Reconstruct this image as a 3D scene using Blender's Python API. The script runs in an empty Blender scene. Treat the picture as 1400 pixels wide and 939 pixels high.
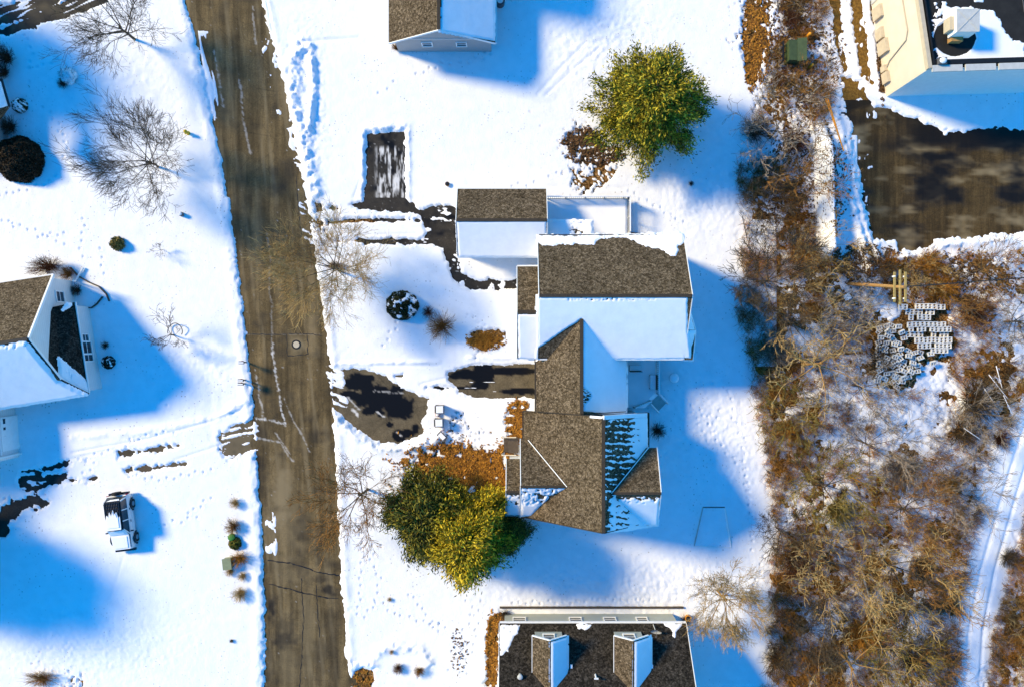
import bpy, math, random
import numpy as np
from mathutils import Vector, Matrix
random.seed(7)
S = bpy.context.scene
COL = S.collection
PPM = 16.0      # photo pixels per metre on the ground
H = 60.0        # height of the drone
CX, CY = 700.0, 470.0
def W(px, py, h=0.0):
    k = (H-h)/H
    return Vector(((px-CX)/PPM*k, (CY-py)/PPM*k, h))
def gpx(x, y): return CX+x*PPM, CY-y*PPM

# ---------------------------------------------------------------- noise
_rs = np.random.RandomState(3)
_TAB = _rs.rand(8, 512, 512)
def vnoise(x, y, seed=0):
    T = _TAB[seed % 8]
    o = (seed*37.7) % 211
    x = x+o; y = y+o*1.7
    xi = np.floor(x).astype(int); yi = np.floor(y).astype(int)
    fx = x-xi; fy = y-yi
    fx = fx*fx*(3-2*fx); fy = fy*fy*(3-2*fy)
    a = T[xi & 511, yi & 511]; b = T[(xi+1) & 511, yi & 511]
    c = T[xi & 511, (yi+1) & 511]; d = T[(xi+1) & 511, (yi+1) & 511]
    return (a*(1-fx)+b*fx)*(1-fy)+(c*(1-fx)+d*fx)*fy
def fbm(x, y, scale, octv=3, seed=0):
    """about -1..1"""
    r = 0; a = 1; t = 0; s = scale
    for i in range(octv):
        r = r+a*(vnoise(x/s, y/s, seed+i)*2-1); t += a; a *= .55; s *= .48
    return r/t*1.5
def sdf(px, py, poly):
    """signed distance in pixels, negative inside"""
    P = np.array(poly, float); n = len(P)
    d = np.full(px.shape, 1e18); ins = np.zeros(px.shape, bool)
    for i in range(n):
        a = P[i]; b = P[(i+1) % n]
        ex, ey = b-a; wx = px-a[0]; wy = py-a[1]
        t = np.clip((wx*ex+wy*ey)/(ex*ex+ey*ey+1e-9), 0, 1)
        d = np.minimum(d, (wx-ex*t)**2+(wy-ey*t)**2)
        c = ((a[1] > py) != (b[1] > py)) & (px < (b[0]-a[0])*(py-a[1])/((b[1]-a[1]) if abs(b[1]-a[1]) > 1e-9 else 1e-9)+a[0])
        ins ^= c
    d = np.sqrt(d)
    return np.where(ins, -d, d)
def ldist(px, py, line):
    d = np.full(px.shape, 1e18)
    for a, b in zip(line[:-1], line[1:]):
        ex, ey = b[0]-a[0], b[1]-a[1]; wx = px-a[0]; wy = py-a[1]
        t = np.clip((wx*ex+wy*ey)/(ex*ex+ey*ey+1e-9), 0, 1)
        d = np.minimum(d, (wx-ex*t)**2+(wy-ey*t)**2)
    return np.sqrt(d)

# ---------------------------------------------------------------- materials
class M_:
    def __init__(s, name, rough=.8, spec=.3):
        s.m = bpy.data.materials.new(name); s.m.use_nodes = True
        s.nt = s.m.node_tree; s.b = s.nt.nodes['Principled BSDF']
        s.b.inputs['Roughness'].default_value = rough
        s.b.inputs['Specular IOR Level'].default_value = spec
        s.tc = None
    def n(s, t, **k):
        nd = s.nt.nodes.new(t)
        for a, v in k.items(): setattr(nd, a, v)
        return nd
    def co(s, scale=(1, 1, 1), rot=(0, 0, 0)):
        if s.tc is None: s.tc = s.n('ShaderNodeTexCoord')
        mp = s.n('ShaderNodeMapping'); mp.inputs['Scale'].default_value = scale; mp.inputs['Rotation'].default_value = rot
        s.nt.links.new(s.tc.outputs['Object'], mp.inputs[0]); return mp.outputs[0]
    def noise(s, scale, detail=4, rough=.6, cs=(1, 1, 1), rot=(0, 0, 0)):
        nd = s.n('ShaderNodeTexNoise'); nd.inputs['Scale'].default_value = scale
        nd.inputs['Detail'].default_value = detail; nd.inputs['Roughness'].default_value = rough
        s.nt.links.new(s.co(cs, rot), nd.inputs['Vector']); return nd.outputs['Fac']
    def vor(s, scale, cs=(1, 1, 1), out='Color', feature='F1', rot=(0, 0, 0)):
        nd = s.n('ShaderNodeTexVoronoi', feature=feature); nd.inputs['Scale'].default_value = scale
        s.nt.links.new(s.co(cs, rot), nd.inputs['Vector'])
        if out == 'Color':
            sp = s.n('ShaderNodeSeparateColor'); s.nt.links.new(nd.outputs['Color'], sp.inputs[0]); return sp.outputs[0]
        return nd.outputs[out]
    def ramp(s, fac, stops, interp='LINEAR'):
        r = s.n('ShaderNodeValToRGB'); e = r.color_ramp.elements; r.color_ramp.interpolation = interp
        while len(e) < len(stops): e.new(.5)
        for el, (p, c) in zip(e, stops):
            el.position = p; el.color = (c[0], c[1], c[2], 1) if hasattr(c, '__len__') else (c, c, c, 1)
        s.nt.links.new(fac, r.inputs[0]); return r.outputs[0]
    def mix(s, f, a, b, mode='MIX'):
        m = s.n('ShaderNodeMix', data_type='RGBA', blend_type=mode)
        for i, v in ((0, f), (6, a), (7, b)):
            if hasattr(v, 'is_linked') or hasattr(v, 'links'): s.nt.links.new(v, m.inputs[i])
            elif i == 0: m.inputs[0].default_value = v
            else: m.inputs[i].default_value = (v[0], v[1], v[2], 1)
        return m.outputs[2]
    def attr(s, name):
        a = s.n('ShaderNodeAttribute'); a.attribute_name = name; return a.outputs['Fac']
    def island(s):
        return s.n('ShaderNodeNewGeometry').outputs['Random Per Island']
    def base(s, c):
        if hasattr(c, 'links'): s.nt.links.new(c, s.b.inputs['Base Color'])
        else: s.b.inputs['Base Color'].default_value = (c[0], c[1], c[2], 1)
    def rough(s, c): s.nt.links.new(c, s.b.inputs['Roughness'])
    def bump(s, h, dist=.02, strength=1.0):
        b = s.n('ShaderNodeBump'); b.inputs['Distance'].default_value = dist; b.inputs['Strength'].default_value = strength
        s.nt.links.new(h, b.inputs['Height']); s.nt.links.new(b.outputs[0], s.b.inputs['Normal'])

def mat_plain(name, c, rough=.7, var=.12, sc=3, metal=0, spec=.3):
    m = M_(name, rough, spec)
    f = m.noise(sc, 5, .65)
    lo = [v*(1-var) for v in c]; hi = [min(1, v*(1+var)) for v in c]
    m.base(m.ramp(f, [(.3, lo), (.7, hi)])); m.b.inputs['Metallic'].default_value = metal
    return m.m
def mat_shingle(name, c1, c2, c3):
    m = M_(name, .95, .1)
    v = m.vor(1.0, (6.5, 6.5, 8)); v2 = m.vor(1.0, (14, 14, 14), rot=(0, 0, .3))
    a = m.ramp(v, [(0, c1), (.45, c2), (1, c3)])
    b = m.ramp(v2, [(0, [.5]*3), (.5, [1]*3), (1, [1.75]*3)])
    c = m.mix(1.0, a, b, 'MULTIPLY')
    d = m.ramp(m.noise(.6, 4), [(.3, [.8]*3), (.7, [1.2]*3)])
    c = m.mix(1.0, c, d, 'MULTIPLY')
    m.base(c); m.bump(v2, .03, .9); return m.m
def mat_snow(name, tint=(.88, .88, .9), bump=.05, dirt=0.0):
    m = M_(name, .75, .15)
    f = m.noise(1.1, 6, .6)
    c = m.ramp(f, [(.3, [t*.93 for t in tint]), (.6, tint)])
    if dirt:
        g = m.vor(3.6, out='Distance'); k = m.ramp(m.noise(.35, 4, .7), [(.48, 0), (.62, 1)])
        sel = m.ramp(m.vor(3.6), [(.5, 0), (.54, 1)]); spot = m.ramp(g, [(.12, dirt), (.27, 0)])
        c = m.mix(m.mix(1.0, m.mix(1.0, spot, k, 'MULTIPLY'), sel, 'MULTIPLY'), c, (.30, .27, .24))
    m.base(c)
    h = m.mix(.45, m.noise(2.2, 8, .68), m.noise(7, 5, .7))
    m.bump(h, bump, .9); return m.m
def mat_siding(name, c, course=.12):
    m = M_(name, .55, .3)
    w = m.n('ShaderNodeTexWave', wave_type='BANDS', bands_direction='Z', wave_profile='SAW'); w.inputs['Scale'].default_value = 1/course/6.2832*1.0
    w.inputs['Distortion'].default_value = 0
    m.nt.links.new(m.co(), w.inputs['Vector'])
    n = m.ramp(m.noise(1.5, 4), [(.3, [v*.93 for v in c]), (.7, c)])
    m.base(m.mix(1.0, n, m.ramp(w.outputs['Fac'], [(0, .72), (.12, 1), (1, 1)]), 'MULTIPLY')); m.bump(w.outputs['Fac'], .012, .6); return m.m
def mat_twig(name, c1, c2):
    m = M_(name, .9, .1); m.base(m.ramp(m.island(), [(0, c1), (1, c2)])); return m.m
def mat_leaf(name, cs, trans=.2):
    m = M_(name, .7, .2)
    n = len(cs); m.base(m.ramp(m.island(), [(i/(n-1), c) for i, c in enumerate(cs)]))
    return m.m

MAT = {}
MAT['snow'] = mat_snow('snow', bump=.05, dirt=.75)
MAT['roofsnow'] = mat_snow('roof_snow', bump=.008)
MAT['shingle'] = mat_shingle('brown_shingle', (.05, .036, .02), (.09, .066, .04), (.145, .11, .072))
MAT['shingle_dark'] = mat_shingle('charcoal_and_shaded_shingle', (.012, .010, .008), (.025, .021, .016), (.05, .042, .034))  # own colour of one roof, put-in shade on the left house's lower roof
MAT['ridge'] = mat_plain('ridge_cap', (.045, .035, .025), .95, .3, 8)
MAT['white'] = mat_plain('white_trim', (.78, .78, .76), .5, .05)
MAT['black'] = mat_plain('black_metal', (.012, .012, .012), .45, .3)
MAT['gutter'] = mat_plain('gutter_metal', (.5, .5, .47), .4, .1)
MAT['siding'] = mat_siding('white_siding', (.7, .7, .68))
MAT['siding_grey'] = mat_siding('grey_siding', (.36, .36, .36))
MAT['siding_tan'] = mat_siding('sage_siding', (.42, .44, .38))
MAT['cream'] = mat_plain('cream_panel', (.66, .58, .45), .6, .07, .8)
MAT['creamtrim'] = mat_plain('cream_trim', (.5, .42, .3), .6, .1)
MAT['glass'] = mat_plain('window_glass', (.03, .04, .05), .12, .2, 1, 0, .6)
MAT['deckwood'] = mat_plain('deck_wood', (.08, .06, .045), .8, .3, 4)
MAT['deckrail'] = mat_plain('grey_rail', (.42, .42, .4), .6, .15)
MAT['bark'] = mat_plain('bark', (.09, .065, .042), .9, .4, 9)
MAT['bark_or'] = mat_plain('orange_bark', (.34, .19, .06), .9, .3, 9)
MAT['tw_dark'] = mat_twig('dark_twigs', (.03, .022, .014), (.13, .095, .06))
MAT['tw_brown'] = mat_twig('brown_twigs', (.07, .034, .01), (.42, .21, .06))
MAT['tw_tan'] = mat_twig('tan_twigs', (.16, .095, .03), (.62, .42, .17))
MAT['tw_grey'] = mat_twig('grey_twigs', (.09, .07, .055), (.48, .38, .28))
MAT['tw_orange'] = mat_twig('orange_twigs', (.22, .085, .012), (.55, .25, .04))
MAT['tw_red'] = mat_twig('russet_twigs', (.06, .022, .012), (.17, .07, .035))
MAT['tw_olive'] = mat_twig('olive_twigs', (.08, .06, .015), (.36, .26, .07))
MAT['needle'] = mat_leaf('pine_needles', [(.02, .022, .003), (.14, .13, .01), (.34, .28, .018), (.6, .47, .035)])
MAT['needle_gold'] = mat_leaf('golden_needles', [(.04, .036, .003), (.22, .17, .008), (.46, .33, .012), (.7, .5, .03)])
MAT['needle_dark'] = mat_leaf('dark_needles', [(.014, .016, .003), (.06, .062, .008), (.16, .145, .016), (.36, .29, .035)])
MAT['hedge'] = mat_leaf('boxwood_leaves', [(.008, .01, .003), (.03, .032, .008), (.07, .065, .015)])
MAT['hedge_brown'] = mat_leaf('dark_hedge_leaves', [(.01, .006, .003), (.03, .018, .008), (.05, .03, .012)])
MAT['yleaf'] = mat_leaf('yellowed_leaves', [(.06, .05, .01), (.16, .13, .03), (.3, .22, .06)])
MAT['litter'] = mat_leaf('orange_leaves', [(.07, .025, .006), (.2, .08, .012), (.36, .15, .015), (.5, .22, .025)])
MAT['litter_br'] = mat_leaf('brown_leaves', [(.03, .015, .006), (.09, .045, .018), (.2, .10, .035)])
MAT['orange'] = mat_plain('orange_paint', (.75, .3, .02), .5, .15)
MAT['yellowwood'] = mat_plain('yellow_timber', (.34, .25, .09), .8, .2, 6)
MAT['polewood'] = mat_plain('pole_wood', (.36, .2, .07), .8, .25, 6)
MAT['greenbox'] = mat_plain('green_steel', (.05, .075, .03), .5, .2)
MAT['palegreen'] = mat_plain('pale_green_steel', (.23, .25, .14), .5, .12)
MAT['brightgreen'] = mat_plain('green_plastic', (.06, .2, .03), .5, .12)
MAT['yellow'] = mat_plain('yellow_paint', (.65, .43, .02), .5, .12)
MAT['concrete'] = mat_plain('concrete', (.36, .34, .31), .9, .25, 8)
MAT['greyplastic'] = mat_plain('grey_plastic', (.09, .09, .1), .6, .15)
MAT['red'] = mat_plain('red_plastic', (.3, .04, .02), .5, .15)
MAT['tyre'] = mat_plain('tyre_rubber', (.015, .015, .015), .8, .2)
MAT['rim'] = mat_plain('wheel_rim', (.4, .4, .42), .3, .1, 3, .8)
MAT['carblack'] = mat_plain('black_car_paint', (.012, .012, .013), .25, .1, 2, 0, .6)
MAT['carwhite'] = mat_plain('white_car_paint', (.62, .63, .64), .25, .05, 2, 0, .6)
MAT['redlens'] = mat_plain('tail_lens', (.35, .01, .01), .2, .1)
MAT['membrane'] = mat_plain('black_roof_membrane', (.016, .015, .014), .85, .4, 1.2)

# asphalt: base tone with streaks; attributes wet and salt come with the sheet
def mat_asphalt(name, c, streak=True, rot=0.0, patch=1.0):
    m = M_(name, .9, .2)
    n1 = m.ramp(m.noise(.55, 6, .7), [(.3, [.6]*3), (.7, [1.4]*3)])
    n2 = m.ramp(m.noise(9, 6, .85), [(.3, [.55]*3), (.7, [1.55]*3)])
    col = m.mix(1.0, m.mix(1.0, c, n1, 'MULTIPLY'), n2, 'MULTIPLY')
    if streak:
        s1 = m.ramp(m.noise(1.0, 5, .62, (1.6, .10, 1), (0, 0, rot)), [(.36, [.3]*3), (.5, [.85]*3), (.66, [1.8]*3)])
        col = m.mix(.55, col, s1, 'MULTIPLY')
    cr = m.vor(.55, out='Distance', feature='DISTANCE_TO_EDGE')
    col = m.mix(m.ramp(cr, [(0, .35), (.015, 0)]), col, (.012, .010, .008))
    salt = m.attr('salt'); wet = m.attr('wet'); pale = m.attr('pale')
    col = m.mix(pale, col, (.25, .19, .105))
    col = m.mix(wet, col, (.006, .005, .004))
    col = m.mix(salt, col, (.75, .72, .68))
    m.base(col)
    m.rough(m.ramp(wet, [(0, .9), (1, .32)]))
    m.bump(m.noise(18, 4, .8), .01, .5)
    return m.m
MAT['road'] = mat_asphalt('street_asphalt', (.11, .076, .034), True, .13)
MAT['drive'] = mat_asphalt('driveway_asphalt', (.035, .03, .025), False)
MAT['drive_tan'] = mat_asphalt('tan_driveway_asphalt', (.105, .082, .05), False)
MAT['lot'] = mat_asphalt('parking_lot_asphalt', (.06, .038, .014), True, 1.5)
def mat_soil():
    m = M_('leaf_litter_ground', .95, .1)
    a = m.ramp(m.vor(9), [(0, (.035, .018, .006)), (.4, (.14, .075, .022)), (.75, (.27, .15, .05)), (1, (.42, .27, .12))])
    b = m.ramp(m.noise(.5, 5), [(.35, (.55, .5, .5)), (.65, (1.15, 1.05, .95))])
    m.base(m.mix(1.0, a, b, 'MULTIPLY')); m.bump(m.noise(9, 5, .8), .06, 1); return m.m
MAT['soil'] = mat_soil()
def mat_dirt():
    m = M_('orange_dirt', .95, .1)
    a = m.ramp(m.noise(5, 6, .8), [(.3, (.05, .03, .01)), (.5, (.17, .09, .02)), (.7, (.32, .17, .03))])
    m.base(a); m.bump(m.noise(9, 5, .8), .05, 1); return m.m
MAT['dirt'] = mat_dirt()

# ---------------------------------------------------------------- objects
ORG = {}
def tag(o, label=None, cat=None, group=None, kind=None):
    if label: o['label'] = label
    if cat: o['category'] = cat
    if group: o['group'] = group
    if kind: o['kind'] = kind
    return o
def empty(name, loc, label, cat, group=None):
    o = bpy.data.objects.new(name, None); COL.objects.link(o); o.location = loc; o.empty_display_size = .5
    ORG[o.name] = Vector(loc); tag(o, label, cat, group); return o
class MB:
    def __init__(s): s.v = []; s.f = []
    def add(s, vs, fs):
        n = len(s.v); s.v += [tuple(v) for v in vs]; s.f += [tuple(i+n for i in f) for f in fs]; return s
    def poly(s, pts): return s.add(pts, [tuple(range(len(pts)))])
    def box(s, c, d, rz=0.0, taper=1.0):
        c = Vector(c); hx, hy, hz = d[0]/2, d[1]/2, d[2]/2
        vs = []
        for z in (-1, 1):
            t = taper if z > 0 else 1
            for x, y in ((-1, -1), (1, -1), (1, 1), (-1, 1)):
                X, Y = x*hx*t, y*hy*t
                vs.append((c.x+X*math.cos(rz)-Y*math.sin(rz), c.y+X*math.sin(rz)+Y*math.cos(rz), c.z+z*hz))
        return s.add(vs, [(3, 2, 1, 0), (4, 5, 6, 7), (0, 1, 5, 4), (1, 2, 6, 5), (2, 3, 7, 6), (3, 0, 4, 7)])
    def bar(s, p, q, w, h):
        """rectangular beam from p to q"""
        p = Vector(p); q = Vector(q); d = (q-p).normalized()
        up = Vector((0, 0, 1)) if abs(d.z) < .95 else Vector((1, 0, 0))
        sd = d.cross(up).normalized()*w/2; u = sd.cross(d).normalized()*h/2
        vs = [p-sd-u, p+sd-u, p+sd+u, p-sd+u, q-sd-u, q+sd-u, q+sd+u, q-sd+u]
        return s.add(vs, [(0, 1, 2, 3), (7, 6, 5, 4), (0, 4, 5, 1), (1, 5, 6, 2), (2, 6, 7, 3), (3, 7, 4, 0)])
    def tube(s, p, q, r0, r1=None, n=6):
        r1 = r0 if r1 is None else r1
        p = Vector(p); q = Vector(q); d = (q-p)
        if d.length < 1e-6: return s
        d.normalize(); up = Vector((0, 0, 1)) if abs(d.z) < .9 else Vector((1, 0, 0))
        a = d.cross(up).normalized(); b = d.cross(a)
        vs = []
        for c, r in ((p, r0), (q, r1)):
            for i in range(n):
                t = 2*math.pi*i/n; vs.append(c+a*(r*math.cos(t))+b*(r*math.sin(t)))
        fs = [(i, (i+1) % n, n+(i+1) % n, n+i) for i in range(n)]
        if n > 3: fs += [tuple(range(n-1, -1, -1)), tuple(range(n, 2*n))]
        return s.add(vs, fs)
    def slab(s, pts, t=.14):
        pts = [Vector(p) for p in pts]; n = len(pts)
        nz = sum(((pts[i].x-pts[0].x)*(pts[(i+1) % n].y-pts[0].y)-(pts[(i+1) % n].x-pts[0].x)*(pts[i].y-pts[0].y)) for i in range(n))
        if nz < 0: pts.reverse()
        vs = pts+[p-Vector((0, 0, t)) for p in pts]
        fs = [tuple(range(n)), tuple(range(2*n-1, n-1, -1))]+[(i, n+i, n+(i+1) % n, (i+1) % n) for i in range(n)]
        return s.add(vs, fs)
    def dome(s, c, rx, ry, rz, nu=14, nv=6, jit=0.0, full=False):
        vs = []; fs = []; c = Vector(c)
        lo = -math.pi/2 if full else 0
        for j in range(nv+1):
            a = lo+(math.pi/2-lo)*j/nv
            for i in range(nu):
                b = 2*math.pi*i/nu; q = 1+random.uniform(-jit, jit)
                vs.append((c.x+rx*q*math.cos(a)*math.cos(b), c.y+ry*q*math.cos(a)*math.sin(b), c.z+rz*q*math.sin(a)))
        for j in range(nv):
            for i in range(nu):
                fs.append((j*nu+i, j*nu+(i+1) % nu, (j+1)*nu+(i+1) % nu, (j+1)*nu+i))
        return s.add(vs, fs)
    def build(s, name, mat, parent=None, smooth=False):
        off = Vector((0, 0, 0))
        if parent is not None: off = ORG[parent.name]
        me = bpy.data.meshes.new(name)
        me.from_pydata([(v[0]-off.x, v[1]-off.y, v[2]-off.z) for v in s.v], [], s.f)
        me.materials.append(MAT[mat] if isinstance(mat, str) else mat)
        if smooth: me.polygons.foreach_set('use_smooth', [True]*len(me.polygons))
        me.update()
        o = bpy.data.objects.new(name, me); COL.objects.link(o)
        if parent is not None: o.parent = parent; ORG[o.name] = off
        else: ORG[o.name] = Vector((0, 0, 0))
        return o
def rebase(o, loc):
    """give a world-built top-level mesh its own origin"""
    loc = Vector(loc); o.data.transform(Matrix.Translation(-loc)); o.location = loc; ORG[o.name] = loc; return o
def npmesh(name, V, F, mat, smooth=True, attrs=None, parent=None):
    me = bpy.data.meshes.new(name)
    V = np.asarray(V, np.float32); F = np.asarray(F, np.int32)
    me.vertices.add(len(V)); me.vertices.foreach_set('co', V.ravel())
    k = F.shape[1]
    me.loops.add(F.size); me.loops.foreach_set('vertex_index', F.ravel())
    me.polygons.add(len(F)); me.polygons.foreach_set('loop_start', np.arange(0, F.size, k, dtype=np.int32))
    me.polygons.foreach_set('loop_total', np.full(len(F), k, np.int32))
    if attrs:
        for a, d in attrs.items():
            at = me.attributes.new(a, 'FLOAT', 'POINT'); at.data.foreach_set('value', np.asarray(d, np.float32))
    me.update(calc_edges=True); me.validate()
    if smooth: me.polygons.foreach_set('use_smooth', np.ones(len(me.polygons), bool))
    me.materials.append(MAT[mat])
    o = bpy.data.objects.new(name, me); COL.objects.link(o)
    if parent is not None:
        off = ORG[parent.name]; me.transform(Matrix.Translation(-off)); o.parent = parent; ORG[o.name] = off
    else: ORG[o.name] = Vector((0, 0, 0))
    return o
def grid_faces(nx, ny, keep=None):
    i, j = np.meshgrid(np.arange(nx-1), np.arange(ny-1), indexing='xy')
    a = j*nx+i; F = np.stack([a, a+nx, a+nx+1, a+1], -1).reshape(-1, 4)   # rows go down the picture, so this winds upward
    if keep is not None:
        k = keep.ravel(); F = F[k[F].any(1)]
    return F
def compact(V, F, attrs=None):
    u, inv = np.unique(F, return_inverse=True)
    return V[u], inv.reshape(F.shape), ({a: np.asarray(d).ravel()[u] for a, d in attrs.items()} if attrs else None)

# snow lying on a roof plane; poly is its outline, mask trims it further
def plane_snow(parent, P3, poly, thick=.07, mask=None, step=1.1, rag=1.2, name='roof_snow', mat='roofsnow', seed=1):
    A, B, C = [Vector(p) for p in P3]; n = (B-A).cross(C-A).normalized()
    if n.z < 0: n = -n
    xs = [p[0] for p in poly]; ys = [p[1] for p in poly]
    gx = np.arange(min(xs)-2*step, max(xs)+2*step, step); gy = np.arange(min(ys)-2*step, max(ys)+2*step, step)
    X, Y = np.meshgrid(gx, gy)
    d = -sdf(X, Y, poly)+rag*fbm(X, Y, 5, 3, seed)*.8
    if mask is not None: d = np.minimum(d, mask(X, Y))
    dirx = (X-CX)/PPM/H; diry = (CY-Y)/PPM/H      # per metre below the camera
    # point = (0,0,H)+s*(dirx,diry,-1)
    s = (n.dot(A)-n.z*H)/(n.x*dirx+n.y*diry-n.z)
    t = np.clip(d*.035, -.05, thick)+np.where(d > 0, .004*fbm(X, Y, 9, 3, seed+2), 0)
    V = np.stack([s*dirx+n.x*t, s*diry+n.y*t, H-s+n.z*t], -1).reshape(-1, 3)
    F = grid_faces(len(gx), len(gy), d > -1.2)
    if len(F) == 0: return None
    V, F, _ = compact(V, F)
    return npmesh(name, V, F, mat, True, None, parent)

# asphalt / soil sheets with painted-on wear carried as attributes
def sheet(name, poly, z, mat, wet=None, salt=None, pale=None, step=2.0, grow=3):
    xs = [p[0] for p in poly]; ys = [p[1] for p in poly]
    gx = np.arange(min(xs)-grow, max(xs)+grow, step); gy = np.arange(min(ys)-grow, max(ys)+grow, step)
    X, Y = np.meshgrid(gx, gy); d = sdf(X, Y, poly)-grow
    V = np.stack([(X-CX)/PPM, (CY-Y)/PPM, np.full(X.shape, z)], -1).reshape(-1, 3)
    at = {}
    for nme, fn in (('wet', wet), ('salt', salt), ('pale', pale)):
        at[nme] = (np.clip(fn(X, Y), 0, 1) if fn else np.zeros(X.shape)).ravel()
    F = grid_faces(len(gx), len(gy), d < 0); V, F, at = compact(V, F, at)
    o = npmesh(name, V, F, mat, False, at); tag(o, kind='structure'); return o
# ================================================================ GROUND
ROAD = [(238,-60),(252,0),(272,70),(292,170),(312,268),(330,400),(345,540),(350,610),(356,700),(362,800),(362,939),(364,1000),
        (484,1000),(482,939),(474,900),(467,800),(462,690),(457,600),(452,500),(438,400),(424,300),(406,200),(384,100),(358,0),(342,-60)]
def road_x(Y, f):
    ly = np.array([-60,0,70,170,268,400,540,610,700,800,939,1000]); lx = np.array([238,252,272,292,312,330,345,350,356,362,362,364])
    ry = np.array([-60,0,100,200,300,400,500,600,690,800,900,939,1000]); rx = np.array([342,358,384,406,424,438,452,457,462,467,474,482,484])
    a = np.interp(Y, ly, lx); b = np.interp(Y, ry, rx); return a+(b-a)*f
LOT = [(1163,150),(1215,148),(1232,158),(1262,166),(1290,182),(1325,178),(1360,172),(1400,178),(1560,170),(1560,322),(1400,318),(1340,323),(1278,328),(1276,340),(1228,343),(1226,330),(1194,328),(1184,300),(1172,220),(1164,180)]
DRV_N = [[(502,184),(553,180),(554,270),(572,285),(572,292),(540,290),(505,288),(478,281),(496,274),(501,240)],
         [(568,287),(600,282),(624,282),(626,341),(608,341),(602,334),(574,332),(582,318),(576,300)],
         [(606,336),(626,338),(630,372),(645,382),(708,382),(708,396),(650,396),(622,386),(613,362)],
         [(498,328),(560,326),(604,330),(604,336),(560,334),(498,334)],
         [(429,279),(440,277),(442,290),(432,290)], [(446,283),(464,283),(462,288),(446,287)], [(430,304),(500,299),(575,300),(575,303),(500,303),(440,308)], [(440,333),(480,327),(500,328),(500,331),(480,331)], [(402,270),(432,300),(434,306),(405,300)]]
DRV_S = [[(452,504),(500,504),(528,514),(548,530),(586,545),(584,566),(576,578),(581,590),(564,601),(545,606),(522,604),(488,588),(466,566),(455,560)],
         [(612,508),(640,500),(700,498),(735,497),(735,544),(652,544),(628,536),(612,518)],
         [(582,528),(640,528),(640,531),(582,531)], [(540,512),(552,512),(552,515),(540,515)]]
DRV_W = [[(300,590),(345,574),(356,612),(312,630),(304,618)],
         [(160,617),(245,606),(248,610),(165,624)], [(170,641),(255,632),(256,635),(175,647)],
         [(28,645),(95,628),(99,636),(60,648),(94,644),(90,652),(104,656),(34,674),(22,660)], [(118,626),(128,626),(128,629),(118,629)], [(118,653),(132,652),(130,656),(120,657)]]
DARK_W = [[(0,690),(16,682),(60,674),(70,684),(60,694),(30,700),(14,712),(10,728),(-10,735)]]
SIDE = [[(-60,60),(-60,40),(0,36),(40,26),(86,0),(120,-40),(70,-60),(40,0),(0,8),(-60,10)],
        [(-60,72),(0,50),(50,38),(100,22),(152,0),(200,-30),(150,-50),(80,6),(0,40),(-60,50)]]
TRACKS = [[(1131,-20),(1148,-20),(1152,60),(1163,95),(1154,98),(1142,60),(1136,10)], [(1160,-20),(1176,-20),(1186,50),(1196,118),(1178,105),(1166,40)],
          [(1200,-20),(1204,-20),(1212,60),(1216,128),(1206,128),(1198,60)], [(1150,105),(1176,112),(1196,150),(1215,152),(1200,168),(1160,165),(1150,130)],
          [(1188,-20),(1196,-20),(1204,50),(1200,70),(1190,10)]]
LEAF_BARE = [[(1018,-10),(1052,-10),(1050,40),(1040,90),(1030,118),(1020,110),(1014,60)],
             [(668,850),(684,836),(690,842),(682,856),(678,940),(664,940)], [(482,914),(512,914),(508,960),(480,960)],
             [(552,640),(600,612),(650,612),(690,625),(700,700),(640,720),(560,700)], [(694,560),(716,545),(716,600),(706,612),(692,592)],
             [(772,184),(796,176),(830,186),(836,208),(804,214),(780,200)], [(638,464),(660,450),(690,455),(688,468),(650,482)]]
SCRUB = [(1004,172),(1030,150),(1060,20),(1066,-60),(1128,-60),(1136,120),(1132,200),(1132,345),(1196,372),(1280,345),(1420,335),(1560,330),(1560,560),(1400,556),(1372,600),(1340,700),(1318,800),(1308,939),(1306,1010),(1050,1010),(1040,939),(1046,860),(1052,700),(1040,600),(1022,500),(1006,420),(1012,330),(1006,250)]
SCRUB2 = [(1420,640),(1392,700),(1376,780),(1352,850),(1340,939),(1340,1010),(1560,1010),(1560,600)]
BERM = [(1122,170),(1127,230),(1128,300),(1130,342)]

gx = np.arange(-80, 1484, 1.6); gy = np.arange(-70, 1012, 1.6)
X, Y = np.meshgrid(gx, gy)
T = .06*fbm(X, Y, 190, 2, 1)+.05               # lie of the land
D = .085+T*.6+.012*fbm(X, Y, 30, 3, 2)+.004*fbm(X, Y, 7, 2, 4)
nz = fbm(X, Y, 9, 3, 5); nz2 = fbm(X, Y, 4, 2, 6)
def edge(poly, amp=2.2, soft=.05, depth=-.07):
    global D
    d = sdf(X, Y, poly)+nz*amp+nz2*amp*.5
    D = np.minimum(D, np.clip(d*soft, depth, 9))
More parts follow.
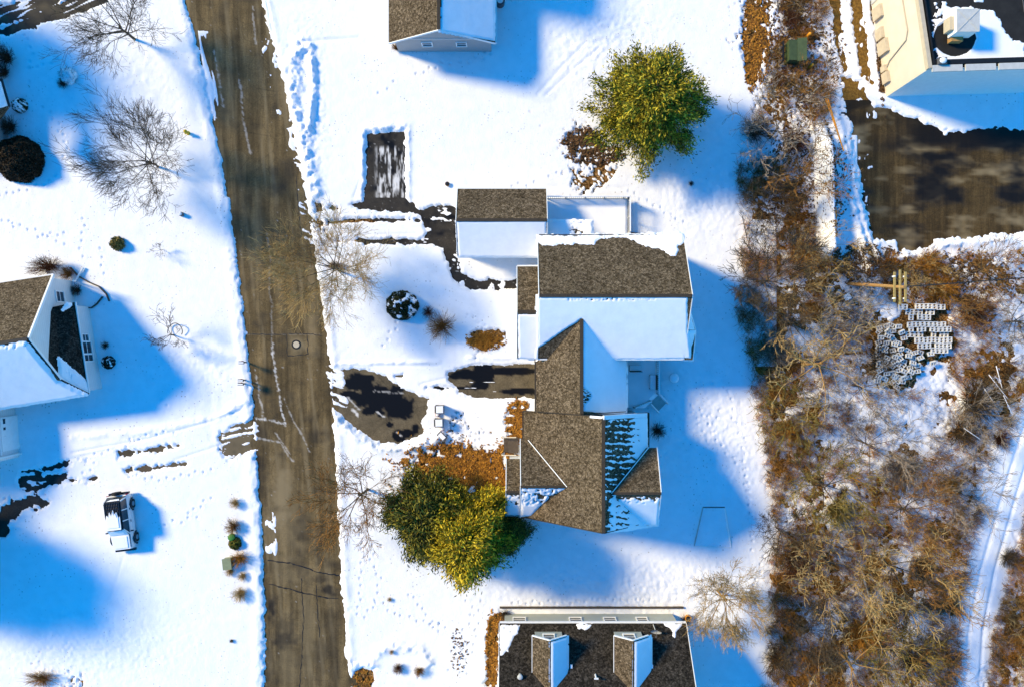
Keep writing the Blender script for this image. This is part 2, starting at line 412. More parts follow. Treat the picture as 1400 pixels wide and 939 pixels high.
# ploughed bank along the street
rl = road_x(Y, 0); rr = road_x(Y, 1)
inb = (Y > -70)
dl = (rl-X); dr = (X-rr)
D += .08*np.exp(-((dl-9)/6)**2)*(1+.8*fbm(X, Y, 12, 3, 3))
D += .06*np.exp(-((dr-7)/5)**2)*(1+.8*fbm(X, Y, 12, 3, 3))
D += .10*np.exp(-((dr-14)/1.6)**2)*0
for ln, w, h in (([(413,62),(400,90),(404,140),(420,215),(432,262)], 9, .28), ([(425,64),(430,120),(424,180)], 5, .25),
                 ([(462,572),(488,594),(520,610),(552,612),(590,604),(604,592)], 7, .25), ([(500,178),(556,174)], 5, .2), ([(558,182),(558,280)], 4, .1), ([(497,186),(496,270)], 4, .1),
                 ([(1195,330),(1180,290),(1164,240),(1160,190),(1140,196),(1146,230),(1166,290),(1176,330),(1190,372)], 6, .26), ([(1172,160),(1186,300),(1198,350)], 5, .22),
                 ([(1226,170),(1262,180),(1292,190),(1330,186),(1400,186)], 7, .25), ([(1280,336),(1400,328)], 6, .18), ([(1232,350),(1272,348)], 5, .3),
                 ([(470,903),(500,912),(512,905)], 6, .3), ([(520,890),(540,880),(575,886),(588,905),(575,920)], 7, .16), ([(560,300),(430,300)], 9, .07), ([(640,489),(735,489)], 3, .08), ([(460,498),(600,494)], 3, .1),
                 ([(312,560),(345,545)], 5, .12), ([(100,598),(200,590),(300,570),(340,548)], 4, .06)):
    D += h*np.exp(-(ldist(X, Y, ln)/w)**2)*(1+.9*fbm(X, Y, 8, 3, 2))
BD = ldist(X, Y, BERM); side = X-np.interp(Y, [170, 342], [1123, 1129])
bermf = np.where(side < 0, np.exp(-(BD/12)**2), np.exp(-(BD/5.5)**2))
D += 1.7*bermf*np.clip((Y-165)/40, 0, 1)
D += .10*np.exp(-(ldist(X, Y, [(1330,960),(1336,860),(1350,780),(1376,690),(1400,610)])/24)**2)
for off in (-11, 8):
    D -= .10*np.exp(-(ldist(X, Y, [(1328+off,960),(1334+off,860),(1350+off,780),(1376+off,690),(1404+off,600),(1420+off,560)])/2.4)**2)
# lumpy trampled texture in some places
def lump(c, r, a, sc, sd):
    global D
    D += a*np.exp(-(((X-c[0])/r[0])**2+((Y-c[1])/r[1])**2))*fbm(X, Y, sc, 3, sd)
lump((415,160), (28,110), .08, 4, 2); lump((820,60), (80,80), .05, 6, 3); lump((960,600), (80,110), .05, 5, 4); lump((860,800), (180,40), .06, 5, 5)
lump((960,250), (60,60), .06, 5, 6); lump((120,880), (140,60), .03, 4, 1); lump((240,500), (80,40), .04, 5, 3); lump((165,130), (90,80), .03, 6, 4)
# footprints and tracks
def trail(line, amp=.11, stp=9, w=1.6, jit=1.5, r=1.9):
    global D
    rnd = random.Random(len(line)*7+int(line[0][0]))
    pts = []; k = 0
    for a, b in zip(line[:-1], line[1:]):
        L = math.hypot(b[0]-a[0], b[1]-a[1]); n = max(1, int(L/stp)); ux, uy = (b[0]-a[0])/L, (b[1]-a[1])/L
        for i in range(n):
            k += 1; sg = w if k % 2 else -w
            pts.append((a[0]+ux*L*i/n-uy*sg+rnd.uniform(-jit, jit), a[1]+uy*L*i/n+ux*sg+rnd.uniform(-jit, jit)))
    for (x, y) in pts:
        i0 = int((x-gx[0])/1.6); j0 = int((y-gy[0])/1.6)
        if i0 < 5 or j0 < 5 or i0 > len(gx)-6 or j0 > len(gy)-6: continue
        sl = (slice(j0-4, j0+6), slice(i0-4, i0+6))
        q = ((X[sl]-x)**2+(Y[sl]-y)**2)/(r*r)
        D[sl] += -amp*np.exp(-q)+amp*.25*np.exp(-(np.sqrt(q)-1.6)**2*4)
for ln in ([(35,48),(45,75),(42,95),(60,90),(80,82),(100,88),(105,98)], [(42,95),(38,112),(28,125)], [(60,148),(80,170),(92,195),(90,225)],
           [(3,268),(30,262),(60,252),(85,235)], [(5,300),(30,312)], [(117,300),(113,330),(112,360)], [(55,322),(80,330),(100,340)], [(140,340),(142,375),(148,385)], [(20,305),(60,320),(100,322)],
           [(160,625),(180,600),(215,592),(250,590)], [(100,630),(130,622),(160,612)], [(110,655),(125,640),(140,625)], [(222,545),(232,565)], [(180,650),(230,655),(300,640)],
           [(672,76),(640,85),(605,88),(580,100),(560,108)], [(670,62),(650,80)], [(540,115),(520,130),(508,140)],
           [(860,262),(885,275),(910,290),(935,305),(940,318)], [(752,240),(790,235),(830,232)], [(700,255),(740,250)],
           [(950,528),(985,520),(1000,545),(1002,570),(1015,600),(1020,660),(1025,700),(1030,760)], [(960,560),(975,590),(985,610),(1000,625),(1012,640)], [(940,545),(955,580),(965,600),(975,590),(960,570),(980,560),(985,580)],
           [(1018,640),(1025,700),(1040,720),(1046,740)], [(1020,820),(1035,790),(1045,750)],
           [(490,710),(497,760),(490,840),(500,843),(515,820),(520,790),(508,765),(512,745),(530,740)], [(515,820),(540,838),(580,848),(610,858)], [(560,810),(585,840),(600,865),(612,870)], [(590,850),(620,858)],
           [(640,820),(655,850),(650,880),(640,900),(625,930)], [(620,890),(635,910),(640,930)], [(640,880),(625,895),(610,925)], [(700,822),(760,823),(820,818),(900,822)], [(660,822),(640,850),(625,880)],
           [(545,440),(520,480)], [(690,300),(640,430),(700,470)][1:], [(640,580),(650,600),(660,590),(655,620)], [(225,715),(250,712),(280,700)], [(260,700),(290,680),(300,672)]):
    trail(ln)
for ln, a, w in (([(640,252),(700,255),(760,256),(860,258)], -.03, 3), ([(365,0),(385,110),(410,220),(424,276)], -.08, 1.6), ([(205,0),(210,80),(230,190),(250,300)], -.01, 6),
              ([(100,618),(200,600),(290,575),(330,560),(345,540)], -.06, 1.5), ([(240,628),(290,612),(345,590)], -.05, 1.5), ([(60,636),(160,612)], -.04, 2), ([(430,310),(470,306),(560,300)], -.05, 1.6), ([(430,332),(500,322),(570,320)], -.05, 1.6), ([(395,64),(440,56),(490,53)], -.07, 2.5),
              ([(484,270),(492,250),(500,230)], -.05, 1.5), ([(735,130),(770,90),(800,60)], -.04, 2.5), ([(745,132),(785,95),(825,62)], -.04, 2), ([(462,500),(500,498),(600,500)], -.04, 2), ([(286,470),(290,600)], -.02, 6), ([(575,525),(612,516),(640,520)], -.06, 2),
              ([(152,820),(170,760)], -.02, 2)):
    D += a*np.exp(-(ldist(X, Y, ln)/w)**2)
# clearings
edge(ROAD, 2.4, .06)
for p in DRV_N: edge(p, 2.6)
for p in DRV_S: edge(p, 2.0)
for p in TRACKS: edge(p, 3)
edge(LOT, 3.2)
for p in DRV_W: edge(p, 3.5)
for p in DARK_W: edge(p, 6)
for p in SIDE: edge(p, 3)
for p in LEAF_BARE[:3]: edge(p, 3.5)
for p in LEAF_BARE[3:]: edge(p, 8)
# snow left on the cleared places
def patch(poly, thr, sx, sy, seed, h=.03, rot=0.0):
    global D
    d = sdf(X, Y, poly); c, s = math.cos(rot), math.sin(rot)
    U = X*c+Y*s; V = -X*s+Y*c
    n = fbm(U/sx, V/sy, 1.0, 3, seed)
    D = np.maximum(D, np.where(d < 0, np.clip((n-thr)*.12, -.07, h)*np.clip(-d/4, 0, 1)-.07*(1-np.clip(-d/4, 0, 1)), -9))

patch([(574,280),(626,280),(626,345),(574,345)], .55, 12, 7, 2)
patch([(610,340),(710,375),(710,400),(610,400)], .6, 8, 8, 3)
patch([(300,572),(356,570),(358,632),(300,634)], .55, 26, 4, 4, .04, -.3)
patch([(20,625),(106,625),(106,676),(20,676)], .35, 12, 5, 5)
patch([(268,40),(296,40),(302,175),(284,175)], .4, 6, 60, 6, .04, -.2)
patch([(392,180),(420,180),(436,345),(415,345)], .5, 9, 4, 7, .04, .4)
patch([(440,495),(470,495),(480,560),(455,560)], .25, 16, 4, 1, .04, .3)
patch([(358,692),(380,698),(382,770),(362,780)], .25, 8, 16, 2, .05)
patch([(350,90),(372,0),(385,90),(410,200),(424,240),(408,240)], .6, 8, 12, 3, .03)
patch([(582,500),(735,496),(735,546),(582,546)], 1.05, 30, 4, 5)
patch([(-60,0),(160,-40),(160,30),(-60,80)], .7, 60, 6, 5, .05, -.42)
patch([(1120,-20),(1225,-20),(1225,165),(1140,165)], .8, 9, 22, 6, .06)
patch([(1164,190),(1195,180),(1200,325),(1180,325)], .95, 9, 12, 2, .06)
patch([(1008,-10),(1056,-10),(1050,60),(1030,120)], .5, 8, 14, 3, .05)
patch([(545,605),(715,605),(715,735),(545,735)], .2, 6, 6, 4, .05)
patch([(760,165),(860,165),(860,230),(760,230)], .1, 5, 5, 4, .05)
patch([(690,545),(718,545),(718,615),(690,615)], .3, 5, 5, 5, .05)
# scrub: snow and bare litter by turns
ds = np.minimum(sdf(X, Y, SCRUB), sdf(X, Y, SCRUB2))+14*fbm(X, Y, 22, 3, 2)
sn = fbm(X, Y, 26, 4, 3)*1.0+fbm(X, Y, 5.5, 3, 5)*.65+fbm(X, Y, 90, 2, 6)*.35
cov = np.clip(-ds/18, 0, 1)
clr = .45*np.exp(-((X-1250)/80)**2-((Y-580)/65)**2)+.3*np.exp(-((X-1130)/40)**2-((Y-545)/60)**2)+.35*np.exp(-((X-1370)/40)**2-((Y-420)/60)**2)+.2*np.exp(-((X-1080)/40)**2-((Y-270)/60)**2)
low = np.clip((sn+.02+clr-.12*np.clip((Y-690)/60, 0, 1))*.16, -.07, .12)
D = np.where(bermf > .25, D, D*(1-cov)+np.minimum(D, low)*cov)
D = np.where((X > 1130) & (X < 1172) & (Y > 185) & (Y < 340), np.maximum(D, .06), D)
for p in ([(1192,440),(1225,436),(1238,415),(1296,413),(1298,482),(1262,502),(1250,530),(1196,530)],): edge(p, 5)
D = np.where((X > 1000) & (X < 1062) & (Y > 300) & (Y < 500), np.maximum(D, .03), D)
# a few scraps of litter showing through elsewhere
sp = fbm(X, Y, 60, 2, 1)+fbm(X, Y, 3.5, 2, 7)*.8
for c, r in (((1000,60), 30), ((1095,70), 60), ((622,890), 12), ((478,165), 7), ((640,590), 18), ((440,320), 12), ((940,500), 0), ((480,740), 0), ((70,915), 16), ((90,930), 14), ((1180,50), 40), ((780,200), 40)):
    if r: D = np.where((sp > .72-.25*np.exp(-((X-c[0])**2+(Y-c[1])**2)/r**2)) & ((X-c[0])**2+(Y-c[1])**2 < (1.8*r)**2), np.minimum(D, -.05), D)

V = np.stack([(X-CX)/PPM, (CY-Y)/PPM, D], -1).reshape(-1, 3)
snow = npmesh('snow_ground', V, grid_faces(len(gx), len(gy)), 'snow'); tag(snow, kind='structure')
GD = D
def gh(px, py):
    i = min(max(int((px-gx[0])/1.6), 0), len(gx)-1); j = min(max(int((py-gy[0])/1.6), 0), len(gy)-1)
    return max(0.0, float(GD[j, i]))
# far snow beyond the surveyed piece, butted to its rim
x0, x1 = (gx[0]-CX)/PPM+.05, (gx[-1]-CX)/PPM-.05; y1, y0 = (CY-gy[0])/PPM-.05, (CY-gy[-1])/PPM+.05
m = MB(); R = 900
m.add([(-R,-R,.06),(R,-R,.06),(R,R,.06),(-R,R,.06),(x0,y0,.06),(x1,y0,.06),(x1,y1,.06),(x0,y1,.06)], [(0,1,5,4),(1,2,6,5),(2,3,7,6),(3,0,4,7)])
tag(m.build('snow_field', 'snow'), kind='structure')
m = MB(); m.poly([(-55,-36,-.045),(55,-36,-.045),(55,36,-.045),(-55,36,-.045)]); tag(m.build('soil_ground', 'soil'), kind='structure')

# ---- asphalt sheets
def road_wet(x, y):
    f = fbm(x, y, 26, 3, 2); g = np.clip((f-.2)*1.5, 0, 1)*.5
    for (cx_, cy_, rx, ry, a) in ((386,872,17,12,.6), (392,862,10,20,.4), (372,830,6,14,.8), (366,905,8,30,.4), (455,875,10,60,.35), (436,900,7,40,.3), (450,805,10,9,.8), (438,792,12,6,.5), (405,470,26,20,.12), (358,660,6,40,.5), (352,640,5,20,.7), (326,300,16,70,.2)):
        g = np.maximum(g, a*np.clip(1.5-np.sqrt(((x-cx_)/rx)**2+((y-cy_)/ry)**2)+.5*fbm(x, y, 8, 2, 3), 0, 1))
    return g
def lines(x, y, lns):
    g = np.zeros(x.shape)
    for ln, w, a in lns: g = np.maximum(g, a*np.clip(1.1-ldist(x+2.5*fbm(x, y, 30, 2, 1), y, ln)/w+1.0*fbm(x, y, 2.4, 2, 3)-.1, 0, 1))
    return g
def road_salt(x, y):
    g = lines(x, y, [([(374,470),(377,520),(384,560),(391,581)], 1.5, .7), ([(350,572),(370,574),(391,581)], 1.7, .75), ([(350,505),(354,540),(360,573)], 1.1, .4), ([(388,545),(404,580),(424,617)], 1.0, .35), ([(375,590),(400,622)], 1.0, .35), ([(352,598),(384,605),(402,630)], 1.4, .4),
                    ([(293,70),(299,110),(304,145)], 1.6, .3), ([(325,110),(333,150),(345,210)], 1.5, .3), ([(345,10),(352,60)], 1.3, .3), ([(366,320),(372,470)], 1.2, .18), ([(338,457),(440,457)], .8, .1)])
    n = fbm(x, y, 2.6, 2, 6); return np.maximum(g, np.clip((n-1.15)*1.5, 0, .3))
def road_pale(x, y):
    n = fbm(x-y*.1, y/14, 6, 3, 4)
    g = np.clip(n*.8, 0, .7)*.7
    for (cx_, cy_, rx, ry, a) in ((386,680,14,44,.75), (405,470,13,13,.9), (428,445,8,40,.5), (395,720,22,60,.4), (400,785,32,14,.35), (420,850,12,80,.35), (395,900,14,60,.3), (370,560,14,30,.0), (352,340,8,70,.35), (310,150,10,50,.25), (446,600,5,30,.4)):
        g = np.maximum(g, a*np.clip(1.4-np.sqrt(((x-cx_)/rx)**2+((y-cy_)/ry)**2)+.4*fbm(x, y, 10, 2, 5), 0, 1))
    return g
sheet('street', ROAD, -.012, 'road', road_wet, road_salt, road_pale, 1.6, 6)
def cracks(line, name, w=.05, z=-.008):
    m = MB()
    for a, b in zip(line[:-1], line[1:]):
        n = max(2, int(math.hypot(b[0]-a[0], b[1]-a[1])/4)); p0 = None
        for i in range(n+1):
            t = i/n; q = (a[0]+(b[0]-a[0])*t+random.uniform(-.8, .8), a[1]+(b[1]-a[1])*t+random.uniform(-.8, .8))
            if p0:
                P = W(*p0); Q = W(*q); d = (Q-P); d = Vector((-d.y, d.x, 0)).normalized()*w*random.uniform(.5, 1.3)
                m.poly([P-d+Vector((0,0,z)), Q-d+Vector((0,0,z)), Q+d+Vector((0,0,z)), P+d+Vector((0,0,z))])
            p0 = q
    return m
mc = cracks([(366,766),(400,770),(440,783),(464,786)], 'c'); m2 = cracks([(368,798),(400,806),(440,816),(462,818)], 'c')
mc.add(m2.v, m2.f)
for ln in ([(392,456),(420,456),(421,484),(393,487),(392,456)], [(412,790),(415,850),(410,939)], [(412,100),(405,240),(412,330)][1:], [(338,457),(392,457)], [(420,456),(440,460)], [(432,800),(437,870)]):
    c_ = cracks(ln, 'c', .03); mc.add(c_.v, c_.f)
tag(mc.build('street_cracks', MAT['black']), kind='structure')
sheet('north_driveway', [(400,265),(495,268),(496,176),(560,174),(560,276),(632,276),(632,366),(716,374),(716,402),(640,402),(606,384),(596,345),(490,342),(490,322),(570,318),(500,294),(400,310)], -.018, 'drive', lambda x, y: .35+.6*fbm(x, y, 10, 2, 2), lambda x, y: np.where((x > 511) & (x < 552) & (y > 199) & (y < 270), np.clip(fbm(x/2.3, y/13, 1, 3, 3)*1.3+.15, 0, .9)*np.clip((x-511)/8, 0, 1)*np.clip((y-199)/5, 0, 1), np.clip(fbm(x, y, 3, 2, 3)-.95, 0, .8)), None, 1.3)
def dw(x, y):
    g = np.zeros(x.shape)
    for (cx_, cy_, rx, ry) in ((490,522,20,12), (520,545,32,16), (545,556,18,15), (480,540,12,6), (505,560,10,6), (520,565,5,5), (533,580,4,3), (546,595,9,7), (556,592,9,5), (640,512,22,6), (655,527,14,5), (662,510,16,12), (700,507,36,5), (712,535,26,4), (620,530,40,2), (716,506,6,4), (568,585,4,6)):
        g = np.maximum(g, np.clip((1.25-np.sqrt(((x-cx_)/rx)**2+((y-cy_)/ry)**2)+.35*fbm(x, y, 7, 3, 3))*5, 0, 1))
    return g
def dsalt(x, y): return lines(x, y, [([(474,543),(492,560)], 1.2, .6), ([(482,560),(488,567)], 2, .8), ([(515,563),(524,570)], 1.2, .8), ([(540,590),(548,596)], 1.2, .8), ([(510,534),(552,537)], 1.2, .5)])
sheet('south_driveway', [(446,498),(500,498),(600,505),(636,494),(740,490),(740,550),(600,550),(592,612),(500,612),(456,570)], -.018, 'drive_tan', dw, dsalt, lambda x, y: .25*fbm(x, y, 30, 2, 3))
sheet('west_driveway', [(-20,640),(100,618),(250,600),(350,565),(362,615),(300,636),(110,662),(60,700),(20,735),(-20,745)], -.018, 'drive', lambda x, y: .4*fbm(x, y, 10, 2, 2), None, lambda x, y: np.clip((x-120)/150, 0, 1)*.5)
sheet('side_road', [(-70,0),(30,-6),(60,-60),(210,-60),(160,4),(60,42),(-70,80)], -.018, 'drive', lambda x, y: .3+.4*fbm(x, y, 14, 2, 2), None, lambda x, y: .3*fbm(x, y, 14, 2, 4))
def lw(x, y):
    g = np.clip(.3+1.2*fbm(x/1.6, y/.7, 36, 4, 4), 0, .9)
    return np.where(y < 205, np.maximum(g, np.clip((212-y)/20, 0, .9)*np.clip((x-1200)/60, 0, 1)), g)*np.clip(1.1-np.exp(-(((x-1190)/40)**2+((y-185)/25)**2)), .2, 1)
sheet('parking_lot', [(1150,140),(1216,140),(1400,165),(1565,160),(1565,330),(1280,345),(1225,350),(1190,336),(1160,240)], -.018, 'lot', lw, lambda x, y: np.clip((fbm(x, y, 3, 2, 2)-1.25)*4, 0, .9), lambda x, y: .9*np.clip(fbm(x/2.5, y, 14, 3, 5)-.1, 0, 1))
sheet('dirt_track', [(1124,-30),(1220,-30),(1222,150),(1150,150),(1150,100),(1132,20)], -.03, 'dirt')

# ---- fallen leaves and needles lying about, too many to count
def leafscatter(name, blobs, n, mat, size=(.08, .17), h=.05):
    rnd = np.random.RandomState(len(name)+n)
    V = []; k = 0
    wts = np.array([b[4] for b in blobs], float); wts /= wts.sum()
    idx = rnd.choice(len(blobs), n, p=wts)
    for i in idx:
        cx_, cy_, rx, ry, _ = blobs[i]
        a = rnd.rand()*6.283; r = math.sqrt(rnd.rand())*(1+.25*rnd.randn()*.5)
        x = cx_+rx*r*math.cos(a); y = cy_+ry*r*math.sin(a)
        if vnoise(np.array(x/6.), np.array(y/6.), 3) < .28*r+.12: continue
        s = rnd.uniform(*size); t = rnd.rand()*6.283; u = rnd.uniform(-.5, .5)
        P = W(x, y); z = gh(x, y)+rnd.uniform(.01, h)
        c, q = math.cos(t)*s, math.sin(t)*s
        V += [(P.x-c, P.y-q, z), (P.x+q*.45, P.y-c*.45, z+s*u), (P.x+c, P.y+q, z+s*u*.3), (P.x-q*.45, P.y+c*.45, z-s*u*.2)]; k += 1
    F = np.arange(4*k).reshape(-1, 4)
    o = npmesh(name, V, F, mat, False); tag(o, kind='stuff'); return o
tag(leafscatter('fallen_needles', [(650,655,52,38,10), (620,640,50,32,8), (690,660,20,50,5), (600,625,60,16,2), (620,650,90,60,1.2)], 26000, 'litter'), 'thick orange carpet of fallen needles round the foot of the front evergreens', 'fallen needles')
tag(leafscatter('fallen_leaves', [(704,578,12,28,8), (712,556,10,9,2), (673,890,8,48,6), (684,846,10,8,1.5), (497,930,14,14,3), (1034,50,17,62,9), (1026,100,8,24,2), (664,466,24,12,3)], 16000, 'litter'), 'orange fallen leaves heaped along house walls and bare verges', 'fallen leaves')
tag(leafscatter('brown_leaves', [(796,195,26,18,3), (815,212,40,14,2), (1090,80,60,80,4), (1206,60,8,80,2), (628,890,14,30,.12), (1180,360,60,24,4), (1100,250,60,90,5), (1300,380,90,34,6)], 15000, 'litter_br'), 'scattered brown leaves on the snow by the big pine and the scrub', 'fallen leaves')
# ================================================================ BUILDINGS
def gable(parent, axis, a0, a1, c0, cr, c1, h0, hr, h1, wall='siding', inset=.35, roofmat='shingle', t=.14, ends=(1, 1), z0=-.02, trim='white'):
    """ridge along axis from a0 to a1; cross section c0 (eave h0) - cr (ridge hr) - c1 (eave h1)"""
    P = (lambda a, c, h: Vector((a, c, h))) if axis == 'x' else (lambda a, c, h: Vector((c, a, h)))
    r = MB(); r.slab([P(a0, c0, h0), P(a1, c0, h0), P(a1, cr, hr), P(a0, cr, hr)], t)
    r.slab([P(a0, cr, hr-.003), P(a1, cr, hr-.003), P(a1, c1, h1), P(a0, c1, h1)], t)
    ro = r.build('roof', roofmat, parent)
    rc = MB(); rc.bar(P(a0+.02, cr, hr+.02), P(a1-.02, cr, hr+.02), .26, .05); rc.build('ridge_cap', 'ridge', ro)
    for a, s in ((a0, -1), (a1, 1)):
        tr = MB(); o = s*.03
        tr.bar(P(a+o, c0, h0-.07), P(a+o, cr, hr-.06), .05, .2); tr.bar(P(a+o, cr, hr-.06), P(a+o, c1, h1-.07), .05, .2)
        tr.build('rake_board', trim, ro)
    for c, h, s in ((c0, h0, -1 if c0 < cr else 1), (c1, h1, 1 if c0 < cr else -1)):
        g = MB(); g.bar(P(a0, c+s*.06, h-.10), P(a1, c+s*.06, h-.10), .11, .1)
        g.build('gutter', trim, ro)
    s0 = (hr-h0)/abs(cr-c0); s1 = (hr-h1)/abs(c1-cr); sg = 1 if c0 < cr else -1
    i0 = c0+sg*inset; i1 = c1-sg*inset
    A0, A1 = a0+inset*(.9 if ends[0] else 0), a1-inset*(.9 if ends[1] else 0)
    sec = [(i0, z0), (i0, h0+s0*inset-t-.03), (cr, hr-t-.03), (i1, h1+s1*inset-t-.03), (i1, z0)]
    w = MB(); n = len(sec)
    w.add([P(A0, c, h) for c, h in sec]+[P(A1, c, h) for c, h in sec], [tuple(range(n)), tuple(range(2*n-1, n-1, -1))]+[(i, n+i, n+(i+1) % n, (i+1) % n) for i in range(n)])
    w.build('wall', wall, parent)
    return ro
def window(parent, c, nrm, w, h, frame='white', cols=1, name='window'):
    """c centre on the wall face, nrm outward (horizontal)"""
    c = Vector(c); n = Vector(nrm).normalized(); s = Vector((-n.y, n.x, 0)); u = Vector((0, 0, 1))
    def pane_box(m, cc, ww, hh, d):
        p = [cc+s*(x*ww/2)+u*(y*hh/2)+n*z for z in (-.04, d) for x, y in ((-1, -1), (1, -1), (1, 1), (-1, 1))]
        m.add(p, [(3, 2, 1, 0), (4, 5, 6, 7), (0, 1, 5, 4), (1, 2, 6, 5), (2, 3, 7, 6), (3, 0, 4, 7)])
    f = MB(); b = .09
    pane_box(f, c+u*(h/2+b/2), w+2*b, b, .06); pane_box(f, c-u*(h/2+b/2), w+2*b, b, .09)
    pane_box(f, c+s*(w/2+b/2), b, h, .055); pane_box(f, c-s*(w/2+b/2), b, h, .055)
    pane_box(f, c, w, .05, .045)
    for i in range(1, cols): pane_box(f, c+s*(w*(i/cols-.5)), .05, h, .04)
    fo = f.build(name, frame, parent)
    p = MB(); pane_box(p, c, w, h, .02); p.build('pane', 'glass', fo)
    return fo
def pt(px, py, h): return W(px, py, h)

# ------------------------------------------------ the large house in the middle
big = empty('house', W(800, 480), 'large many-winged house in the middle with brown shingled roofs half under snow', 'house')
HE, HR = 5.2, 8.0
# garage wing (detached roof at the top left of the house)
g1 = gable(big, 'x', -4.42, 2.78, 12.6, 9.78, 7.15, 2.8, 4.4, 2.9)
plane_snow(big, [(0, 9.78, 4.4), (1, 9.78, 4.4), (0, 7.15, 2.9)], [(624, 302.5), (747, 301.5), (748, 352), (627, 351.5)], seed=3, rag=.6)
# link wall between the garage and the main block
m = MB(); m.slab([(2.5, 9.2, 2.9), (6.3, 9.2, 2.9), (6.3, 8.0, 3.1), (2.5, 8.0, 3.1)], .12); m.build('roof', 'shingle', big)
plane_snow(big, [(2.5, 9.2, 2.9), (6.3, 9.2, 2.9), (2.5, 8.0, 3.1)], [(747, 301), (810, 302), (810, 333), (747, 336)], mask=lambda x, y: np.where((x > 778) & (x < 800) & (y < 324), fbm(x/2.2, y/.8, 2, 2, 3)*4+1.5, 9), seed=4)
m = MB(); m.box((4.4, 8.6, 1.4), (3.6, 1.0, 2.84)); m.build('wall', 'siding', big)
m = MB(); m.bar((2.5, 9.27, 2.8), (6.3, 9.27, 2.8), .1, .12); m.build('gutter', 'black', big)
# main block
mr = gable(big, 'x', 2.02, 13.35, 8.42, 3.55, -1.14, HE, HR, 5.27)
north = [(2.02, 8.42, HE), (13, 8.42, HE), (2.02, 3.55, HR)]
south = [(2.02, 3.55, HR), (13, 3.55, HR), (2.02, -1.14, 5.27)]
plane_snow(big, north, [(734, 322), (818, 322), (935, 318), (935, 331), (928, 336), (925, 350), (918, 350), (900, 340), (884, 338), (868, 330), (855, 325), (830, 325), (818, 328), (812, 334), (780, 334), (757, 335), (744, 337), (736, 334)], rag=2.6, seed=5)
m = MB(); m.bar((2.1, 8.5, HE-.02), (13.3, 8.5, HE-.02), .05, .06); m.build('drip_edge', 'black', mr)
vA = lambda x: 492-(x-733)*(57/62.)     # the valleys of the south wing, in photo pixels
def smask(x, y):
    rows = fbm(x/3.5, y/1.0, 1, 2, 4)*3.2+1.2
    return np.where((y < 411) & (x > 775) & (x < 900), rows+np.abs(x-835)*.02, 9)
plane_snow(big, south, [(735, 406.5), (940, 406), (940, 452), (945, 490), (857, 491), (812, 491), (795.5, 436), (775, 449), (733, 478), (733, 490), (735, 490)], mask=smask, rag=.8, seed=6)
# bay beyond the east end
m = MB()
m.slab([pt(936, 452, 6.55), pt(951, 452, 5.9), pt(947, 492, 5.25), pt(936, 492, 5.3)], .14)
m.slab([pt(936, 452, 6.54), pt(939, 412, 7.75), pt(951, 452, 5.88)], .12)
m.build('roof', 'shingle', big)
plane_snow(big, [pt(936, 452, 6.55), pt(951, 452, 5.9), pt(936, 492, 5.3)], [(937, 452), (951, 452), (947, 492), (937, 492)], rag=.5, seed=7)
plane_snow(big, [pt(936, 452, 6.54), pt(939, 412, 7.75), pt(951, 452, 5.88)], [(937, 451), (940, 412), (950, 451)], rag=.4, seed=8)
m = MB(); m.box((13.45, .2, 2.6), (.8, 2.0, 5.2)); m.build('wall', 'siding', big)
# west stub of the main block
gable(big, 'x', .42, 2.3, 6.1, 2.46, -1.13, 4.5, 6.15, 4.5, ends=(1, 0))
plane_snow(big, [(.42, 2.46, 6.15), (2, 2.46, 6.15), (.42, -1.13, 4.5)], [(708, 430), (733, 430), (734, 404), (742, 404), (742, 486), (734, 492), (709, 489)], rag=.7, seed=9)
# south wing
gable(big, 'y', -5.3, 1.9, 1.9, 5.25, 8.95, 4.6, 7.05, 4.5, trim='ridge')
m = MB(); m.slab([(5.25, 1.9, 6.79), (1.9, -1.2, 4.75), (1.9, 1.9, 4.62)], .05)
west_p = [(1.9, 0, 4.6), (1.9, -4, 4.6), (5.25, 0, 7.05)]; east_p = [(5.25, 0, 7.05), (5.25, -4, 7.05), (8.95, 0, 4.5)]
plane_snow(big, east_p, [(796.5, 437), (810, 449), (832, 469), (857, 492), (857, 563), (826, 564), (798, 562), (796.5, 548)], mask=lambda x, y: np.where(x < 797+12*np.exp(-((y-541)/9)**2), fbm(x/3, y/.9, 1, 2, 3)*3, 9), rag=.7, seed=1)
plane_snow(big, west_p, [(794.5, 436), (775, 452), (757, 470), (741, 487), (733, 493), (733, 478), (748, 470), (768, 449)], rag=1.6, seed=2, thick=.1)
# south block (front-facing wing with steep roofs)
gable(big, 'y', -13.9, -5.4, .94, 6.73, 10.65, 3.5, 8.3, 5.05, trim='ridge')
slopeE = [(6.73, -6, 8.3), (6.73, -13, 8.3), (10.65, -6, 5.05)]
def emask(x, y):
    row = .5+.5*np.sin((y-572)*2*np.pi/8.1+.8*fbm(x, y, 8, 2, 2))
    a = fbm(x/1.6, y, 2.2, 2, 4)*3+row*4.2-1.9+np.clip((x-862)/3, -2, 9)+np.clip((y-664)/3, 0, 9)*.4
    return np.where((x < 842) & (y > 676), fbm(x/2, y, 2.4, 2, 5)*3.5+(x-833)*.5, a)
plane_snow(big, slopeE, [(827, 572), (885, 569), (886, 611), (835, 673), (862, 700), (898, 717), (860, 724), (827, 727)], mask=emask, rag=.5, seed=3, thick=.05)
m = MB(); nrm_snow = [(pt(718, 557, 3.6)), (pt(825, 571.5, 8.33)), (pt(884, 567.5, 5.15))]
m.bar(nrm_snow[1]+Vector((-.9, .05, -.7)), nrm_snow[1]+Vector((0, .05, 0)), .16, .1); m.bar(nrm_snow[1]+Vector((0, .05, 0)), nrm_snow[2]+Vector((0, .05, .02)), .3, .14); m.build('roof_snow', 'roofsnow', big)
